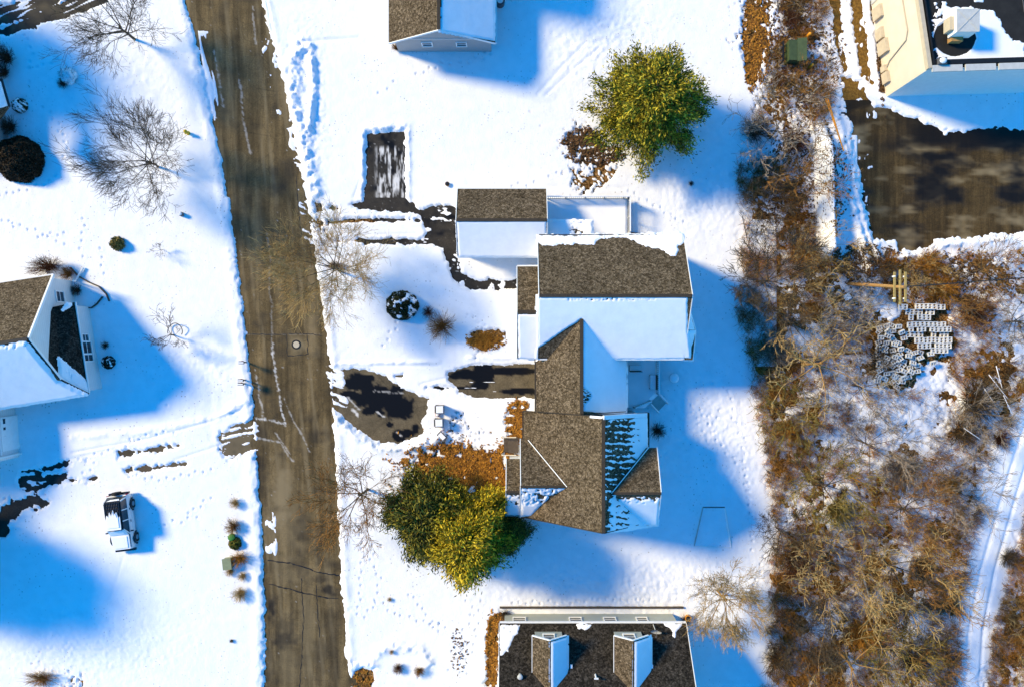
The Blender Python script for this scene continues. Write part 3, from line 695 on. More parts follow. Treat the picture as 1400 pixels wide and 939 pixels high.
# cross gables
def crossgable(axis_pts, wallbox):
    (ri, ro_, n0, s0, n1, s1) = axis_pts
    m = MB(); m.slab([ri, ro_, n1, n0], .13); m.slab([ri-Vector((0, 0, .003)), ro_-Vector((0, 0, .003)), s1, s0], .13); r = m.build('roof', 'shingle', big)
    t = MB(); t.bar(n1-Vector((0, 0, .08)), ro_-Vector((0, 0, .07)), .06, .18); t.bar(ro_-Vector((0, 0, .07)), s1-Vector((0, 0, .08)), .06, .18); t.build('rake_board', 'white', r)
    t = MB(); t.bar(ri+Vector((0, 0, .02)), ro_+Vector((0, 0, .02)), .2, .05); t.build('ridge_cap', 'ridge', r)
    w = MB(); x0, x1, y0, yr, y1, h0, hr = wallbox
    w.add([(x0, y0, 0), (x0, y0, h0), (x0, yr, hr), (x0, y1, h0), (x0, y1, 0), (x1, y0, 0), (x1, y0, h0), (x1, yr, hr), (x1, y1, h0), (x1, y1, 0)], [(0, 1, 2, 3, 4), (9, 8, 7, 6, 5), (0, 5, 6, 1), (1, 6, 7, 2), (2, 7, 8, 3), (3, 8, 9, 4), (4, 9, 5, 0)])
    w.build('wall', 'siding', big); return r
V3 = Vector
# east one: ridge from the roof face out to x=11.2
crossgable((V3((7.34, -11.1, 7.8)), V3((11.1, -11.1, 7.8)), V3((10.35, -8.09, 5.3)), V3((10.35, -14.1, 5.3)), V3((11.3, -8.09, 5.3)), V3((11.3, -14.1, 5.3))), (9.5, 10.95, -13.8, -11.1, -8.4, 5.3, 7.6))
def gm(x, y): return np.where((y < 688) & (x > 842), fbm(x/1.6, y, 2.2, 2, 4)*3.5+(y-681)*.7, 9)
plane_snow(big, [(7.34, -11.1, 7.8), (11.1, -11.1, 7.8), (10.35, -14.1, 5.3)], [(837, 676), (902, 677), (899, 718), (880, 717)], mask=gm, rag=.5, seed=4)
# west ones, one nested in front of the other
crossgable((V3((4.2, -10.93, 6.2)), V3((.66, -10.93, 6.2)), V3((.97, -7.65, 3.52)), V3((.97, -14.0, 3.62)), V3((.66, -7.65, 3.5)), V3((.66, -13.9, 3.6))), (.9, 2.5, -13.6, -10.93, -7.95, 3.5, 6.0))
crossgable((V3((1.2, -11.5, 5.35)), V3((-.47, -11.5, 5.35)), V3((.7, -9.24, 3.5)), V3((.7, -13.8, 3.5)), V3((-.47, -9.24, 3.5)), V3((-.47, -13.8, 3.5))), (-.2, 1.2, -13.5, -11.5, -9.5, 3.5, 5.2))
def wm(x, y):
    b = fbm(x/1.4, y/1.2, 2.2, 2, 4)*3.2+1.6
    return np.where(y < 690, b-np.exp(-((x-738)/8)**2-((y-680)/6)**2)*4, 9)
plane_snow(big, [(4.2, -10.93, 6.2), (.66, -10.93, 6.2), (.97, -14.0, 3.62)], [(713, 666), (775, 667), (752, 678), (733, 697), (727, 705), (713, 705)], mask=wm, rag=.5, seed=5)
plane_snow(big, [(1.2, -11.5, 5.35), (-.47, -11.5, 5.35), (.7, -13.8, 3.5)], [(693, 676), (712, 676), (712, 704), (693, 704)], mask=wm, rag=.5, seed=6)
# valley flashing with a line of snow
m = MB(); m.bar(pt(722, 601, 3.9)+V3((0, 0, .06)), pt(775, 665, 6.2)+V3((0, 0, .08)), .06, .05); m.build('valley_flashing', 'white', big)
m = MB(); m.bar(pt(887, 611, 5.35)+V3((0, 0, .03)), pt(836, 673.5, 7.8)+V3((0, 0, .05)), .06, .05); m.build('valley_flashing', 'white', big)
# front steps and entry
e = MB(); e.box((.1, -8.6, .25), (.9, 1.3, .5)); e.box((-.5, -8.6, .12), (.4, 1.2, .24)); e.build('entry_step', 'deckwood', big)
for y in (-7.85, -9.35):
    m = MB(); m.bar((-.85, y, .92), (.35, y, .92), .07, .07); m.bar((-.85, y, .0), (-.85, y, .95), .07, .07); m.build('step_rail', 'cream', big)
# windows and garage door for anyone walking round it
for x in (4.5, 7.5, 10.5): window(big, (x, -.79, 3.9), (0, -1, 0), 1.0, 1.3)
for x in (5, 8, 11): window(big, (x, 8.08, 3.9), (0, 1, 0), 1.0, 1.3)
for y in (-7, -10): window(big, (10.31, y, 2.5), (1, 0, 0), 1.2, 1.3)
for x in (3.5, 5.6, 8.2): window(big, (x, -13.59, 2.2), (0, -1, 0), 1.0, 1.3)
for y in (-1.5, -3.6):
    d = MB(); d.box((2.22, y, 1.15), (.1, 1.8, 2.2)); d.build('garage_door', 'white', big)
d = MB(); d.box((-1.6, 12.27, 1.1), (1.0, .08, 2.1)); d.build('door', 'white', big)
window(big, (-3.2, 7.49, 1.7), (0, -1, 0), 1.0, .9); window(big, (.5, 7.49, 1.7), (0, -1, 0), 1.0, .9)

# back deck at the north
def railing(parent, pts, h0, h1=1.0, gap=.16, mat='deckrail', name='railing'):
    r = MB()
    for a, b in zip(pts[:-1], pts[1:]):
        a = Vector(a); b = Vector(b); L = (b-a).length
        r.bar(a+V3((0, 0, h1)), b+V3((0, 0, h1)), .11, .05); r.bar(a+V3((0, 0, .12)), b+V3((0, 0, .12)), .05, .05)
        n = int(L/gap)
        for i in range(n+1):
            p = a+(b-a)*(i/n); post = i % 10 == 0 or i == n
            r.bar(p, p+V3((0, 0, h1)), .1 if post else .035, .1 if post else .035)
    ro = r.build(name, mat, parent)
    s = MB()
    for a, b in zip(pts[:-1], pts[1:]): s.bar(V3(a)+V3((0, 0, h1+.045)), V3(b)+V3((0, 0, h1+.045)), .09, .04)
    s.build('rail_snow', 'roofsnow', ro); return ro
dk = empty('deck', W(804, 300), 'railed snow-covered deck in the angle between garage wing and main block', 'deck')
m = MB(); m.box((6.3, 10.6, .72), (7.0, 3.2, .16)); m.build('deck_floor', 'deckwood', dk)
m = MB()
for x in (3.2, 6.4, 9.6):
    for y in (9.2, 12.0): m.box((x, y, .32), (.16, .16, .64))
m.build('post', 'deckwood', dk)
plane_snow(dk, [(3, 9, .8), (9, 9, .8), (3, 12, .8)], [(746, 270), (858, 270), (858, 326), (746, 326)], rag=.3, seed=3, thick=.12, name='deck_snow')
railing(dk, [(2.9, 12.2, .8), (9.8, 12.2, .8), (9.8, 9.3, .8)], .8)
m = MB()
for i in range(3): m.box((10.2+i*.3, 8.95, .6-.2*i), (.3, .9, .16))
m.build('stair', 'deckwood', dk)
# small deck in the angle on the east
dk = empty('deck', W(880, 525), 'shaded deck right of the south wing with stairs at its corner', 'deck')
m = MB(); m.poly([(8.7, -1.0, 1), (12.1, -1.0, 1), (12.1, -4.1, 1), (11.0, -5.2, 1), (8.7, -5.2, 1)]); m.f = []; m.v = []
m.slab([(8.7, -1.0, 1), (12.1, -1.0, 1), (12.1, -4.1, 1), (11.0, -5.25, 1), (8.7, -5.25, 1)], .16); m.build('deck_floor', 'deckwood', dk)
m = MB()
for p in ((8.9, -1.3), (12.0, -1.3), (12.0, -4.0), (9.0, -5.1)): m.box((p[0], p[1], .42), (.16, .16, .84))
m.build('post', 'deckwood', dk)
plane_snow(dk, [(8.7, -1, 1), (12, -1, 1), (8.7, -5, 1)], [(842, 489), (898, 489), (898, 538), (880, 556), (842, 556)], rag=.3, seed=5, thick=.1, name='deck_snow')
railing(dk, [(12.15, -1.2, 1), (12.15, -4.15, 1)], 1); railing(dk, [(11.55, -4.75, 1), (10.2, -5.3, 1)], 1, name='railing')
st = MB(); dv = V3((.72, -.69, 0)); sv = V3((.69, .72, 0)); c0 = V3((11.9, -4.55, 0))
for i in range(4):
    q = c0+dv*(.12+.28*i); st.slab([q-sv*.5+V3((0, 0, .85-.22*i)), q+sv*.5+V3((0, 0, .85-.22*i)), q+sv*.5+dv*.26+V3((0, 0, .85-.22*i)), q-sv*.5+dv*.26+V3((0, 0, .85-.22*i))], .06)
so_ = st.build('stair', 'deckrail', dk)
st = MB()
for s in (-.55, .55): st.bar(c0+sv*s+V3((0, 0, 1.8)), c0+sv*s+dv*1.25+V3((0, 0, .9)), .08, .07); st.bar(c0+sv*s+dv*1.25, c0+sv*s+dv*1.25+V3((0, 0, .95)), .08, .08)
st.build('stair_rail', 'white', dk)

def bench(name, c, rz, L, label, cat, group=None, z=1.1):
    b = empty(name, (c[0], c[1], z), label, cat, group)
    ca, sa = math.cos(rz), math.sin(rz)
    def L2(x, y, zz): return V3((c[0]+x*ca-y*sa, c[1]+x*sa+y*ca, z+zz))
    m = MB(); m.bar(L2(-L/2, 0, .42), L2(L/2, 0, .42), .5, .05); m.build('seat', 'deckwood', b)
    m = MB(); m.bar(L2(-L/2, .27, .72), L2(L/2, .27, .72), .05, .45); m.build('backrest', 'deckwood', b)
    for x in (-1, 1):
        for y in (-.2, .2):
            m = MB(); m.bar(L2(x*(L/2-.08), y, 0), L2(x*(L/2-.08), y, .4), .06, .06); m.build('leg', 'deckwood', b)
    m = MB(); m.bar(L2(-L/2+.02, -.02, .49), L2(L/2-.02, -.02, .49), .44, .09); m.build('seat_snow', 'roofsnow', b)
    return b
bench('garden_bench', W(868, 503, 1.3)[:2], math.pi, 1.0, 'short snow-covered bench against the house wall on the shaded deck', 'bench')
bench('garden_bench', W(892, 522, 1.3)[:2], -math.pi/2, 1.25, 'longer snow-covered bench along the outer railing of the shaded deck', 'bench')
t = empty('garden_table', W(919, 516), 'round snow-capped table standing in blue shade beside the small deck', 'table')
P = W(919, 516); m = MB(); m.tube((P.x, P.y, .65), (P.x, P.y, .7), .42, n=24); m.build('table_top', 'deckrail', t)
m = MB(); m.tube((P.x, P.y, 0), (P.x, P.y, .65), .07, n=8); m.build('table_leg', 'deckrail', t)
m = MB(); m.dome((P.x, P.y, .7), .41, .41, .14, 24, 5); m.build('table_snow', 'roofsnow', t, True)

# ------------------------------------------------ house at the top edge
th = empty('house', W(604, 30), 'house at the top edge, brown left slope, snowy right slope, grey gable', 'house')
gable(th, 'y', 24.5, 37, -10.05, -5.72, -1.36, 2.75, 5.2, 2.75, wall='siding_grey', inset=.4)
plane_snow(th, [(-5.72, 24.5, 5.2), (-5.72, 37, 5.2), (-1.36, 24.5, 2.75)], [(602, -140), (602, 43), (677, 57), (677, -140)], mask=lambda x, y: np.where((y < 26) & (x < 603.5), fbm(x, y, 4, 2, 2)*3, 9), rag=.4, seed=5)
for px_ in (584, 631):
    P = W(px_, 60, 1.7); window(th, (P.x, 24.83, 1.75), (0, -1, 0), .75, .6)
m = MB(); m.box((-5.7, 24.82, 2.78), (7.6, .03, .07)); m.build('gable_trim', 'white', th)
gable(th, 'y', 31.8, 42, -9.8, -5.0, -.2, 5.6, 8.6, 5.6, wall='siding_grey', inset=.4)  # unseen taller rear block, added so its shadow reaches right of the house
t = empty('barrel', W(684, 7), 'small round dark-rimmed barrel beside the right wall of the top house', 'barrel')
P = W(684, 7); m = MB(); m.tube((P.x, P.y, 0), (P.x, P.y, .8), .36, .4, 18); m.build('barrel', 'greyplastic', t)
m = MB(); m.tube((P.x, P.y, .8), (P.x, P.y, .86), .26, .26, 18); m.build('lid', 'roofsnow', t)

# ------------------------------------------------ house at the bottom edge
bh = empty('house', W(812, 900), 'house at the bottom edge with a charcoal roof and two dormers', 'house')
x0, x1, ye = -1.0, 14.05, -22.56
ps = .8; rh = 8.5; yr = ye-(rh-3.3)/ps
gable(bh, 'x', x0, x1, ye, yr, yr-(rh-3.3)/ps, 3.3, rh, 3.3, wall='siding_tan', inset=.42, roofmat='shingle_dark')
nslope = [(0, ye, 3.3), (10, ye, 3.3), (0, yr, rh)]
for px_, ww in ((710, .95), (787, .9), (834, .9), (878, .8)):
    P = W(px_, 847, 1.5); window(bh, (P.x, ye-.41, 1.45), (0, 1, 0), ww, .7)
m = MB(); m.bar((x0, ye+.1, 3.22), (x1, ye+.1, 3.22), .13, .12); m.build('gutter', 'white', bh)
for xm in (752.3, 866.5):
    X0 = (xm-700)/16*.888; hw = 1.33; yf = -22.6; hh = 5.6; hp = 6.5
    yb = ye-(hh-3.3)/ps; ybp = ye-(hp-3.3)/ps
    dm = MB(); w2 = hw-.25; yw = yf-.45
    def roofh(y): return 3.3+(ye-y)*ps
    ybw = ye-(5.5-3.3)/ps
    dm.add([(X0-w2, yw, roofh(yw)-.2), (X0+w2, yw, roofh(yw)-.2), (X0+w2, yw, 5.62), (X0, yw, 6.3), (X0-w2, yw, 5.62),
            (X0-w2, ybp, 5.62), (X0, ybp, 6.3), (X0+w2, ybp, 5.62), (X0-w2, ybp, 5.0), (X0+w2, ybp, 5.0)],
           [(4, 3, 2, 1, 0), (0, 8, 5, 4), (1, 2, 7, 9), (3, 4, 5, 6), (2, 3, 6, 7)])
    do = dm.build('dormer', 'siding_tan', bh)
    r = MB(); r.slab([(X0-hw, yf, hh), (X0, yf, hp), (X0, ybp, hp), (X0-hw, yb, hh)], .1); r.slab([(X0, yf, hp-.003), (X0+hw, yf, hh), (X0+hw, yb, hh), (X0, ybp, hp-.003)], .1)
    r.build('dormer_roof', 'shingle', do)
    r = MB(); r.bar((X0-hw, yf+.03, hh-.05), (X0, yf+.03, hp-.05), .07, .17); r.bar((X0, yf+.03, hp-.05), (X0+hw, yf+.03, hh-.05), .07, .17)
    r.bar((X0-hw-.02, yf, hh-.04), (X0-hw-.02, yb, hh-.04), .05, .08); r.bar((X0+hw+.02, yf, hh-.04), (X0+hw+.02, yb, hh-.04), .05, .08); r.build('dormer_trim', 'white', do)
    window(do, (X0, yw, 4.75), (0, 1, 0), .8, .9)
    plane_snow(do, [(X0, yf, hp), (X0, ybp, hp), (X0+hw, yf, hh)], [(xm+1, 877), (xm+23.8, 869.5), (xm+24.5, 925), (xm+17, 938), (xm+12, 950), (xm+.8, 960)], rag=.4, seed=6, name='dormer_snow')
for pl in ([(684, 853), (712, 853), (709, 861), (701, 873), (695, 888), (688, 893), (684, 894)], [(787, 852), (809, 852), (808, 858), (799, 861), (790, 858)], [(908, 852), (932, 852), (929, 858), (925, 862), (923, 872), (920, 870), (918, 860)]):
    plane_snow(bh, nslope, pl, mask=lambda x, y: 4+fbm(x, y/.5, 3, 2, 3)*4, rag=2.5, seed=7, thick=.06)
# vents, flue and dish
def on_roof(px_, py_):
    for h in np.arange(3.3, 8.5, .02):
        P = W(px_, py_, h)
        if h >= 3.3+(ye-P.y)*ps: return P
P = on_roof(814, 922); m = MB(); m.tube(P-V3((0, 0, .2)), P+V3((0, 0, .6)), .07, n=8); m.bar(P+V3((-.16, 0, .6)), P+V3((.16, 0, .6)), .1, .1); m.build('vent_pipe', 'white', bh)
P = on_roof(711, 923); m = MB(); m.tube(P-V3((0, 0, .2)), P+V3((0, 0, .25)), .14, n=10); m.dome(P+V3((0, 0, .25)), .22, .22, .1, 12, 3); m.build('roof_vent', 'gutter', bh)
for q in ((781, 910), (891, 910)):
    P = on_roof(*q); m = MB(); m.box(P+V3((0, 0, .05)), (.16, .26, .12)); m.build('flashing_patch', 'roofsnow', bh)
P = on_roof(893, 853)
m = MB(); m.tube(P-V3((0, 0, .1)), P+V3((0, -.1, .8)), .035, n=6); mast = P+V3((0, -.1, .8))
bh_d = empty('satellite_dish', P, 'oval satellite dish on a short mast above the gutter of the bottom house', 'satellite dish')
m.build('mast', 'gutter', bh_d)
m = MB(); c = W(897, 862, mast.z); n_ = V3((-.15, -.75, .65)).normalized(); a_ = n_.cross(V3((0, 0, 1))).normalized(); b_ = n_.cross(a_)
vs = [c]; fs = []
for j in (1, 2, 3):
    for i in range(20):
        t_ = 2*math.pi*i/20; vs.append(c+a_*(.44*j/3*math.cos(t_))+b_*(.36*j/3*math.sin(t_))+n_*(.1*(j/3)**2))
fs += [(0, 1+i, 1+(i+1) % 20) for i in range(20)]
for j in (0, 1): fs += [(1+j*20+i, 21+j*20+i, 21+j*20+(i+1) % 20, 1+j*20+(i+1) % 20) for i in range(20)]
m.add(vs, fs); m.build('dish', 'gutter', bh_d, True)
m = MB(); m.tube(c, mast, .03, n=5); m.tube(c-b_*.3, c+n_*.45, .015, n=4); m.box(c+n_*.47, (.09, .09, .12)); m.build('feed_arm', 'greyplastic', bh_d)
# dark edging strip and bed along the wall
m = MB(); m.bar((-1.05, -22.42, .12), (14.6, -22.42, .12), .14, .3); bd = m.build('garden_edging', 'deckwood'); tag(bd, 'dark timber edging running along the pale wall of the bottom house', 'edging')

# ------------------------------------------------ house at the left edge
lh = empty('house', W(50, 470), 'pale-walled house at the left edge with a lower roof coloured dark for shade, facing the street', 'house')
N0 = pt(0, 387, 2.8); N1 = pt(72, 376, 2.8); R1 = pt(38, 463, 6.8); R0 = pt(-60, 478, 6.8); Nf = pt(-60, 396, 2.8)
S1 = pt(82, 518, 4.4); E1 = pt(122, 538, 2.5); S0 = pt(-60, 570, 2.5)
m = MB(); m.slab([Nf, N1, R1, R0], .15); m.slab([R0-V3((0,0,.004)), R1-V3((0,0,.004)), S1], .15); m.slab([R0-V3((0,0,.006)), S1, E1, S0], .15); lr = m.build('roof', 'shingle', lh)
B1 = pt(103, 413, 2.4); B2 = pt(122, 538, 2.42); B3 = pt(82, 517, 4.25); B4 = pt(52, 470, 5.1); B5 = pt(72, 420, 3.3)
m = MB(); m.slab([B1, B2, B3, B5], .12); m.slab([B5, B3, B4], .12); br = m.build('lower_roof', 'shingle_dark', lh)  # dark shingle here: the shade on this slope is put into its colour
m = MB()
for a, b in ((N1, R1), (R1, S1)): m.bar(a+V3((.03, 0, -.05)), b+V3((.03, 0, -.05)), .14, .2)
m.bar(Nf+V3((0, .06, -.1)), N1+V3((0, .06, -.1)), .1, .1); m.build('rake_board', 'white', lr)
m = MB()
for a, b in ((B1, B2), (B3, B2)): m.bar(a+V3((.02, 0, 0)), b+V3((.02, 0, 0)), .08, .12)
m.build('gutter', 'white', br)
m = MB(); m.bar(R0+V3((0, 0, .03)), R1+V3((0, 0, .03)), .26, .06); m.bar(R1+V3((0, 0, .05)), S1+V3((0, 0, .05)), .12, .06); m.bar(S1+V3((0, 0, .05)), E1+V3((0, 0, .05)), .12, .06); m.build('ridge_cap', 'black', lr)
def lm(x, y): return np.where(y < 476, fbm(x, y, 5, 2, 4)*4+(y-471)*1.0, 9)
nS = plane_snow(lh, [R0, S1, S0], [(-60, 482), (36, 468), (50, 487), (80, 521), (119, 540), (-60, 569)], mask=lm, rag=.6, seed=4, thick=.1)
plane_snow(lh, [B1, B2, B3], [(80, 488), (95, 501), (112, 516), (118, 522), (121, 536), (83, 516)], mask=lambda x, y: 2.5+fbm(x/1.0, y/4, 2.2, 2, 3)*2.5, rag=1.0, seed=5, thick=.05)
plane_snow(lh, [B1, B2, B3], [(86, 424), (92, 415), (98, 416), (94, 420)], rag=.3, seed=6)
# walls
m = MB(); bx = [(-37.5, 5.35), (-36.5, -.9), (-36.0, -3.6)]
m.add([(-37.5, 5.35, 0), (-37.5, 5.35, 2.9), (-36.78, .39, 6.6), (-36.2, -3.2, 4.2), (-36.2, -3.2, 0), (-46, 3.8, 0), (-46, 3.8, 2.9), (-45.3, -1.1, 6.6), (-44.6, -5.2, 2.9), (-44.6, -5.2, 0)],
      [(0, 4, 3, 2, 1), (5, 6, 7, 8, 9), (0, 1, 6, 5), (4, 9, 8, 3)]); m.build('wall', 'siding', lh)
m = MB(); m.add([(-36.05, 3.15, 0), (-36.05, 3.15, 2.4), (-34.95, -3.8, 2.4), (-34.95, -3.8, 0), (-37.2, 3.0, 0), (-37.2, 3.0, 3.0), (-36.2, -4.0, 3.6), (-36.2, -4.0, 0)], [(0, 3, 2, 1), (0, 1, 5, 4), (3, 7, 6, 2)]); m.build('wall', 'siding', lh)
un = V3((.988, .152, 0))
P = pt(82, 406, 2.0); window(lh, (-37.5+(5.35-P.y)*.145+.03, P.y, 2.15), un, .8, .9)
for py_, ww, hh in ((462, .55, .75), (475, .95, 1.15), (489, .5, 1.15)):
    P = pt(119, py_, 1.5); window(lh, (-36.05+(3.15-P.y)*.158+.03, P.y, 1.45), un, ww, hh)
# garage wing at the lower left
G1 = pt(27, 558, 0); G2 = pt(28, 624, 0)
m = MB(); m.add([(G1.x-.3, G1.y, 0), (G1.x-.3, G1.y, 2.9), (G2.x, G2.y, 2.9), (G2.x, G2.y, 0), (-52, G1.y-1.4, 0), (-52, G1.y-1.4, 2.9), (-52, G2.y-1.4, 2.9), (-52, G2.y-1.4, 0)], [(0, 3, 2, 1), (3, 7, 6, 2), (7, 4, 5, 6), (4, 0, 1, 5)]); m.build('wall', 'siding', lh)
m = MB(); a = V3((G1.x-.1, G1.y+.3, 3.0)); b = V3((G2.x+.3-.25, G2.y-.3, 3.0)); m.slab([a+V3((-.9,0,0)), b+V3((-.9,0,0)), b+V3((-6, -1, 2.6)), a+V3((-6, -1, 2.6))], .14); m.build('roof', 'shingle', lh)
dn = V3((.99, .1, 0))
gd = MB(); yc = (G1.y+G2.y)/2; 
gd.bar((G1.x-.16, G1.y-.55, 1.1), (G2.x-.02, G2.y+.75, 1.1), .1, 2.1); gdo = gd.build('garage_door', 'white', lh)
for i in range(4):
    t_ = (i+.5)/4; y_ = G1.y-.55+(G2.y+.75-G1.y+.55)*t_; x_ = G1.x-.16+.14*t_
    m = MB(); m.box((x_+.06, y_, 1.75), (.03, .42, .26)); m.build('pane', 'glass', gdo)
m = MB(); m.bar((G1.x-.15, G1.y-.3, 2.3), (G2.x, G2.y+.45, 2.3), .12, .12); m.bar((G2.x+.05, G2.y+.3, 0), (G2.x+.05, G2.y+.3, 2.9), .14, .3); m.build('garage_trim', 'white', lh)
m = MB(); m.tube(pt(103, 384, .3), pt(114, 366, .25), .09, n=6); m.tube(pt(100, 384, 2.6), pt(103, 385, .3), .07, n=6); m.build('downspout', 'white', lh)
# house in the top left corner, only its corner in view
tl = empty('house', W(-30, 150), 'sliver of a snow-roofed house at the upper left edge above the dark round bush', 'house')
a = pt(1, 108, 2.9); b = pt(12, 146, 2.9); c = pt(-80, 100, 6.0); d = pt(-60, 175, 6.0); e = pt(0, 152, 2.9)
m = MB(); m.slab([a, b, d, c], .14); m.slab([b-V3((0,0,.004)), e+V3((-.3, -1, 0)), d-V3((0,0,.3))], .14); m.build('roof', 'shingle', tl)
plane_snow(tl, [a, b, d], [(2, 112), (11, 145), (-50, 165), (-60, 104)], rag=.4, seed=3)
m = MB(); w0 = pt(3, 115, 0); w1 = pt(14, 200, 0); w2 = pt(-80, 215, 0); w3 = pt(-80, 115, 0); u3 = V3((0, 0, 2.8))
m.add([w0, w1, w2, w3, w0+u3, w1+u3, w2+u3, w3+u3], [(0, 1, 5, 4), (1, 2, 6, 5), (2, 3, 7, 6), (3, 0, 4, 7), (4, 5, 6, 7)]); m.build('wall', 'siding_grey', tl)
m = MB(); m.bar(a+V3((.05, 0, 0)), b+V3((.05, 0, 0)), .12, .14); m.bar(w1+V3((.05, 0, 2.7)), w0+V3((.05, 0, 2.7)), .1, .12); m.build('gutter', 'black', tl)

# ------------------------------------------------ flat-roofed building at the top right
fb = empty('commercial_building', W(1320, 60), 'flat-roofed cream building with a black roof in the upper right corner', 'building')
HB = 6.3
C0 = pt(1271, 94, HB); C1 = pt(1255, -14, HB); C1b = C0+(C1-C0)*2.6; C2 = C0+(pt(1400, 90, HB)-C0)*1.6; C3 = C1b+(C2-C0)
g0 = V3((C0.x-.03, C0.y-.03, 0)); dn_ = V3((0, 0, HB))
def ring(t): return [V3((p.x, p.y, 0)) for p in (C0, C2, C3, C1b)]
r_ = ring(0)
m = MB(); m.add([p.copy() for p in r_]+[p+V3((0, 0, HB)) for p in r_], [(0, 3, 7, 4)]); m.add([r_[2], r_[3], r_[3]+dn_, r_[2]+dn_], [(0, 1, 2, 3)]); m.add([r_[1], r_[2], r_[2]+dn_, r_[1]+dn_], [(0, 1, 2, 3)])
m.build('wall', 'cream', fb)
m = MB(); m.add([r_[0]+V3((0,0,0)), r_[1], r_[1]+dn_, r_[0]+dn_], [(0, 1, 2, 3)]); m.build('wall', 'white', fb)
m = MB(); m.slab([p+V3((0, 0, HB-.25)) for p in r_], .1); m.build('flat_roof', 'membrane', fb)
ux = (C2-C0).normalized(); uy = (C1b-C0).normalized()
m = MB(); m.bar(C0+V3((0, 0, -.1)), C1b+V3((0, 0, -.1)), .3, .42); m.build('parapet', 'creamtrim', fb)
m = MB(); q0 = C0+ux*.15
for i in range(8):
    a = q0+ux*(i*2.55)-uy*.05; m.bar(a+V3((0, 0, .04)), a+ux*2.3+V3((0, 0, .04)), .5, .14)
m.build('gutter', 'gutter', fb)
m = MB(); m.bar(C0+uy*.45+V3((0, 0, -.08)), C2+uy*.45+V3((0, 0, -.08)), .36, .3); m.build('parapet', 'black', fb)
m = MB(); m.bar(C0+uy*.3+ux*.35+V3((0, 0, -.05)), C1b+ux*.35+V3((0, 0, -.05)), .12, .34); m.build('parapet', 'black', fb)
rp = [C0+V3((0, 0, -.25)), C2+V3((0, 0, -.25)), C1b+V3((0, 0, -.25))]
def rm(x, y):
    melt = np.sqrt(((x-1305)/29)**2+((y-52)/25)**2)*25-25
    n = fbm(x, y, 9, 3, 3)*5+fbm(x, y, 3, 2, 4)*2.5
    return np.minimum(melt+n*.15, np.where(x < 1292, n+(x-1283)*.35, 9))
plane_snow(fb, rp, [(1268, 4), (1290, 2), (1300, 10), (1330, 10), (1348, 14), (1358, 14), (1368, 30), (1376, 46), (1386, 56), (1402, 58), (1402, 87), (1340, 86), (1290, 90), (1268, 86)], mask=rm, rag=3.2, seed=5)
plane_snow(fb, rp, [(1330, -6), (1345, -6), (1344, 3), (1332, 3)], rag=1, seed=6)
m = MB()
for i in range(1, 9): m.bar(C0+ux*(6.6+i*.9*1.6)+uy*4.2+V3((0, 0, -.22)), C0+ux*(6.6+i*.9*1.6)+uy*14+V3((0, 0, -.22)), .05, .05)
m.build('roof_seam', 'greyplastic', fb)
# details on the cream west wall
wn = V3((-uy.y, uy.x, 0)) if (-uy.y) < 0 else V3((uy.y, -uy.x, 0))
def onwall(d, z, off=0.0): return V3((C0.x, C0.y, 0))+uy*d+V3((0, 0, z))+wn*off
def wallbox(d0, d1, z0, z1, off, mat, name):
    m = MB(); a = [onwall(d, z, o) for o in (0, off) for d, z in ((d0, z0), (d1, z0), (d1, z1), (d0, z1))]
    m.add(a, [(0, 1, 2, 3), (7, 6, 5, 4), (0, 4, 5, 1), (1, 5, 6, 2), (2, 6, 7, 3), (3, 7, 4, 0)]); return m.build(name, mat, fb)
for d0, d1, z1 in ((1.0, 1.9, 1.1), (2.0, 2.5, .9), (3.4, 4.5, 1.6), (4.7, 5.6, 1.2), (6.4, 7.4, 1.5), (9.0, 10.0, 1.6)): wallbox(d0, d1, .25, z1, .28, 'creamtrim', 'meter_cabinet')
m = MB()
def pipe(pts):
    for a, b in zip(pts[:-1], pts[1:]): m.tube(onwall(*a, .07), onwall(*b, .07), .045, n=5)
pipe([(2.2, .8), (2.6, 1.4), (3.2, 4.0), (3.8, 4.4), (10, 4.2), (10.4, 3.6), (10.4, 2.4)]); pipe([(8.8, .2), (8.8, 5.4)]); m.build('conduit', 'creamtrim', fb)
wallbox(8.0, 8.9, 0, 2.1, .06, 'gutter', 'door')
# rooftop unit
P = W(1320, 31, 7.3); hv = empty('rooftop_unit', (P.x, P.y, HB-.2), 'pale box-shaped air unit on the black roof inside a melted ring', 'air unit')
m = MB(); m.box((P.x, P.y, HB+.7), (1.6, 1.6, 1.2), .02, .97); m.build('casing', 'white', hv)
m = MB(); m.box((P.x-.95, P.y, HB+.5), (.3, 1.0, .8)); m.build('intake_hood', 'creamtrim', hv)
m = MB(); m.box((P.x, P.y, HB+1.31), (1.7, 1.7, .06)); m.bar((P.x-.8, P.y-.8, HB+1.36), (P.x+.8, P.y+.8, HB+1.36), .04, .03); m.bar((P.x-.8, P.y+.8, HB+1.36), (P.x+.8, P.y-.8, HB+1.36), .04, .03); m.build('lid', 'gutter', hv)
m = MB(); m.box((P.x-.2, P.y-.95, HB+.1), (.9, .35, .5)); m.build('duct', 'polewood', hv)
P = W(1288, 84, 6.5); v = empty('roof_hatch', (P.x, P.y, HB-.2), 'small roof vent near the lower left corner of the black roof', 'vent')
m = MB(); m.box((P.x, P.y, HB+.1), (.6, .5, .5)); m.build('curb', 'greyplastic', v); m = MB(); m.dome((P.x, P.y, HB+.35), .28, .24, .14, 10, 3); m.build('cap', 'white', v)
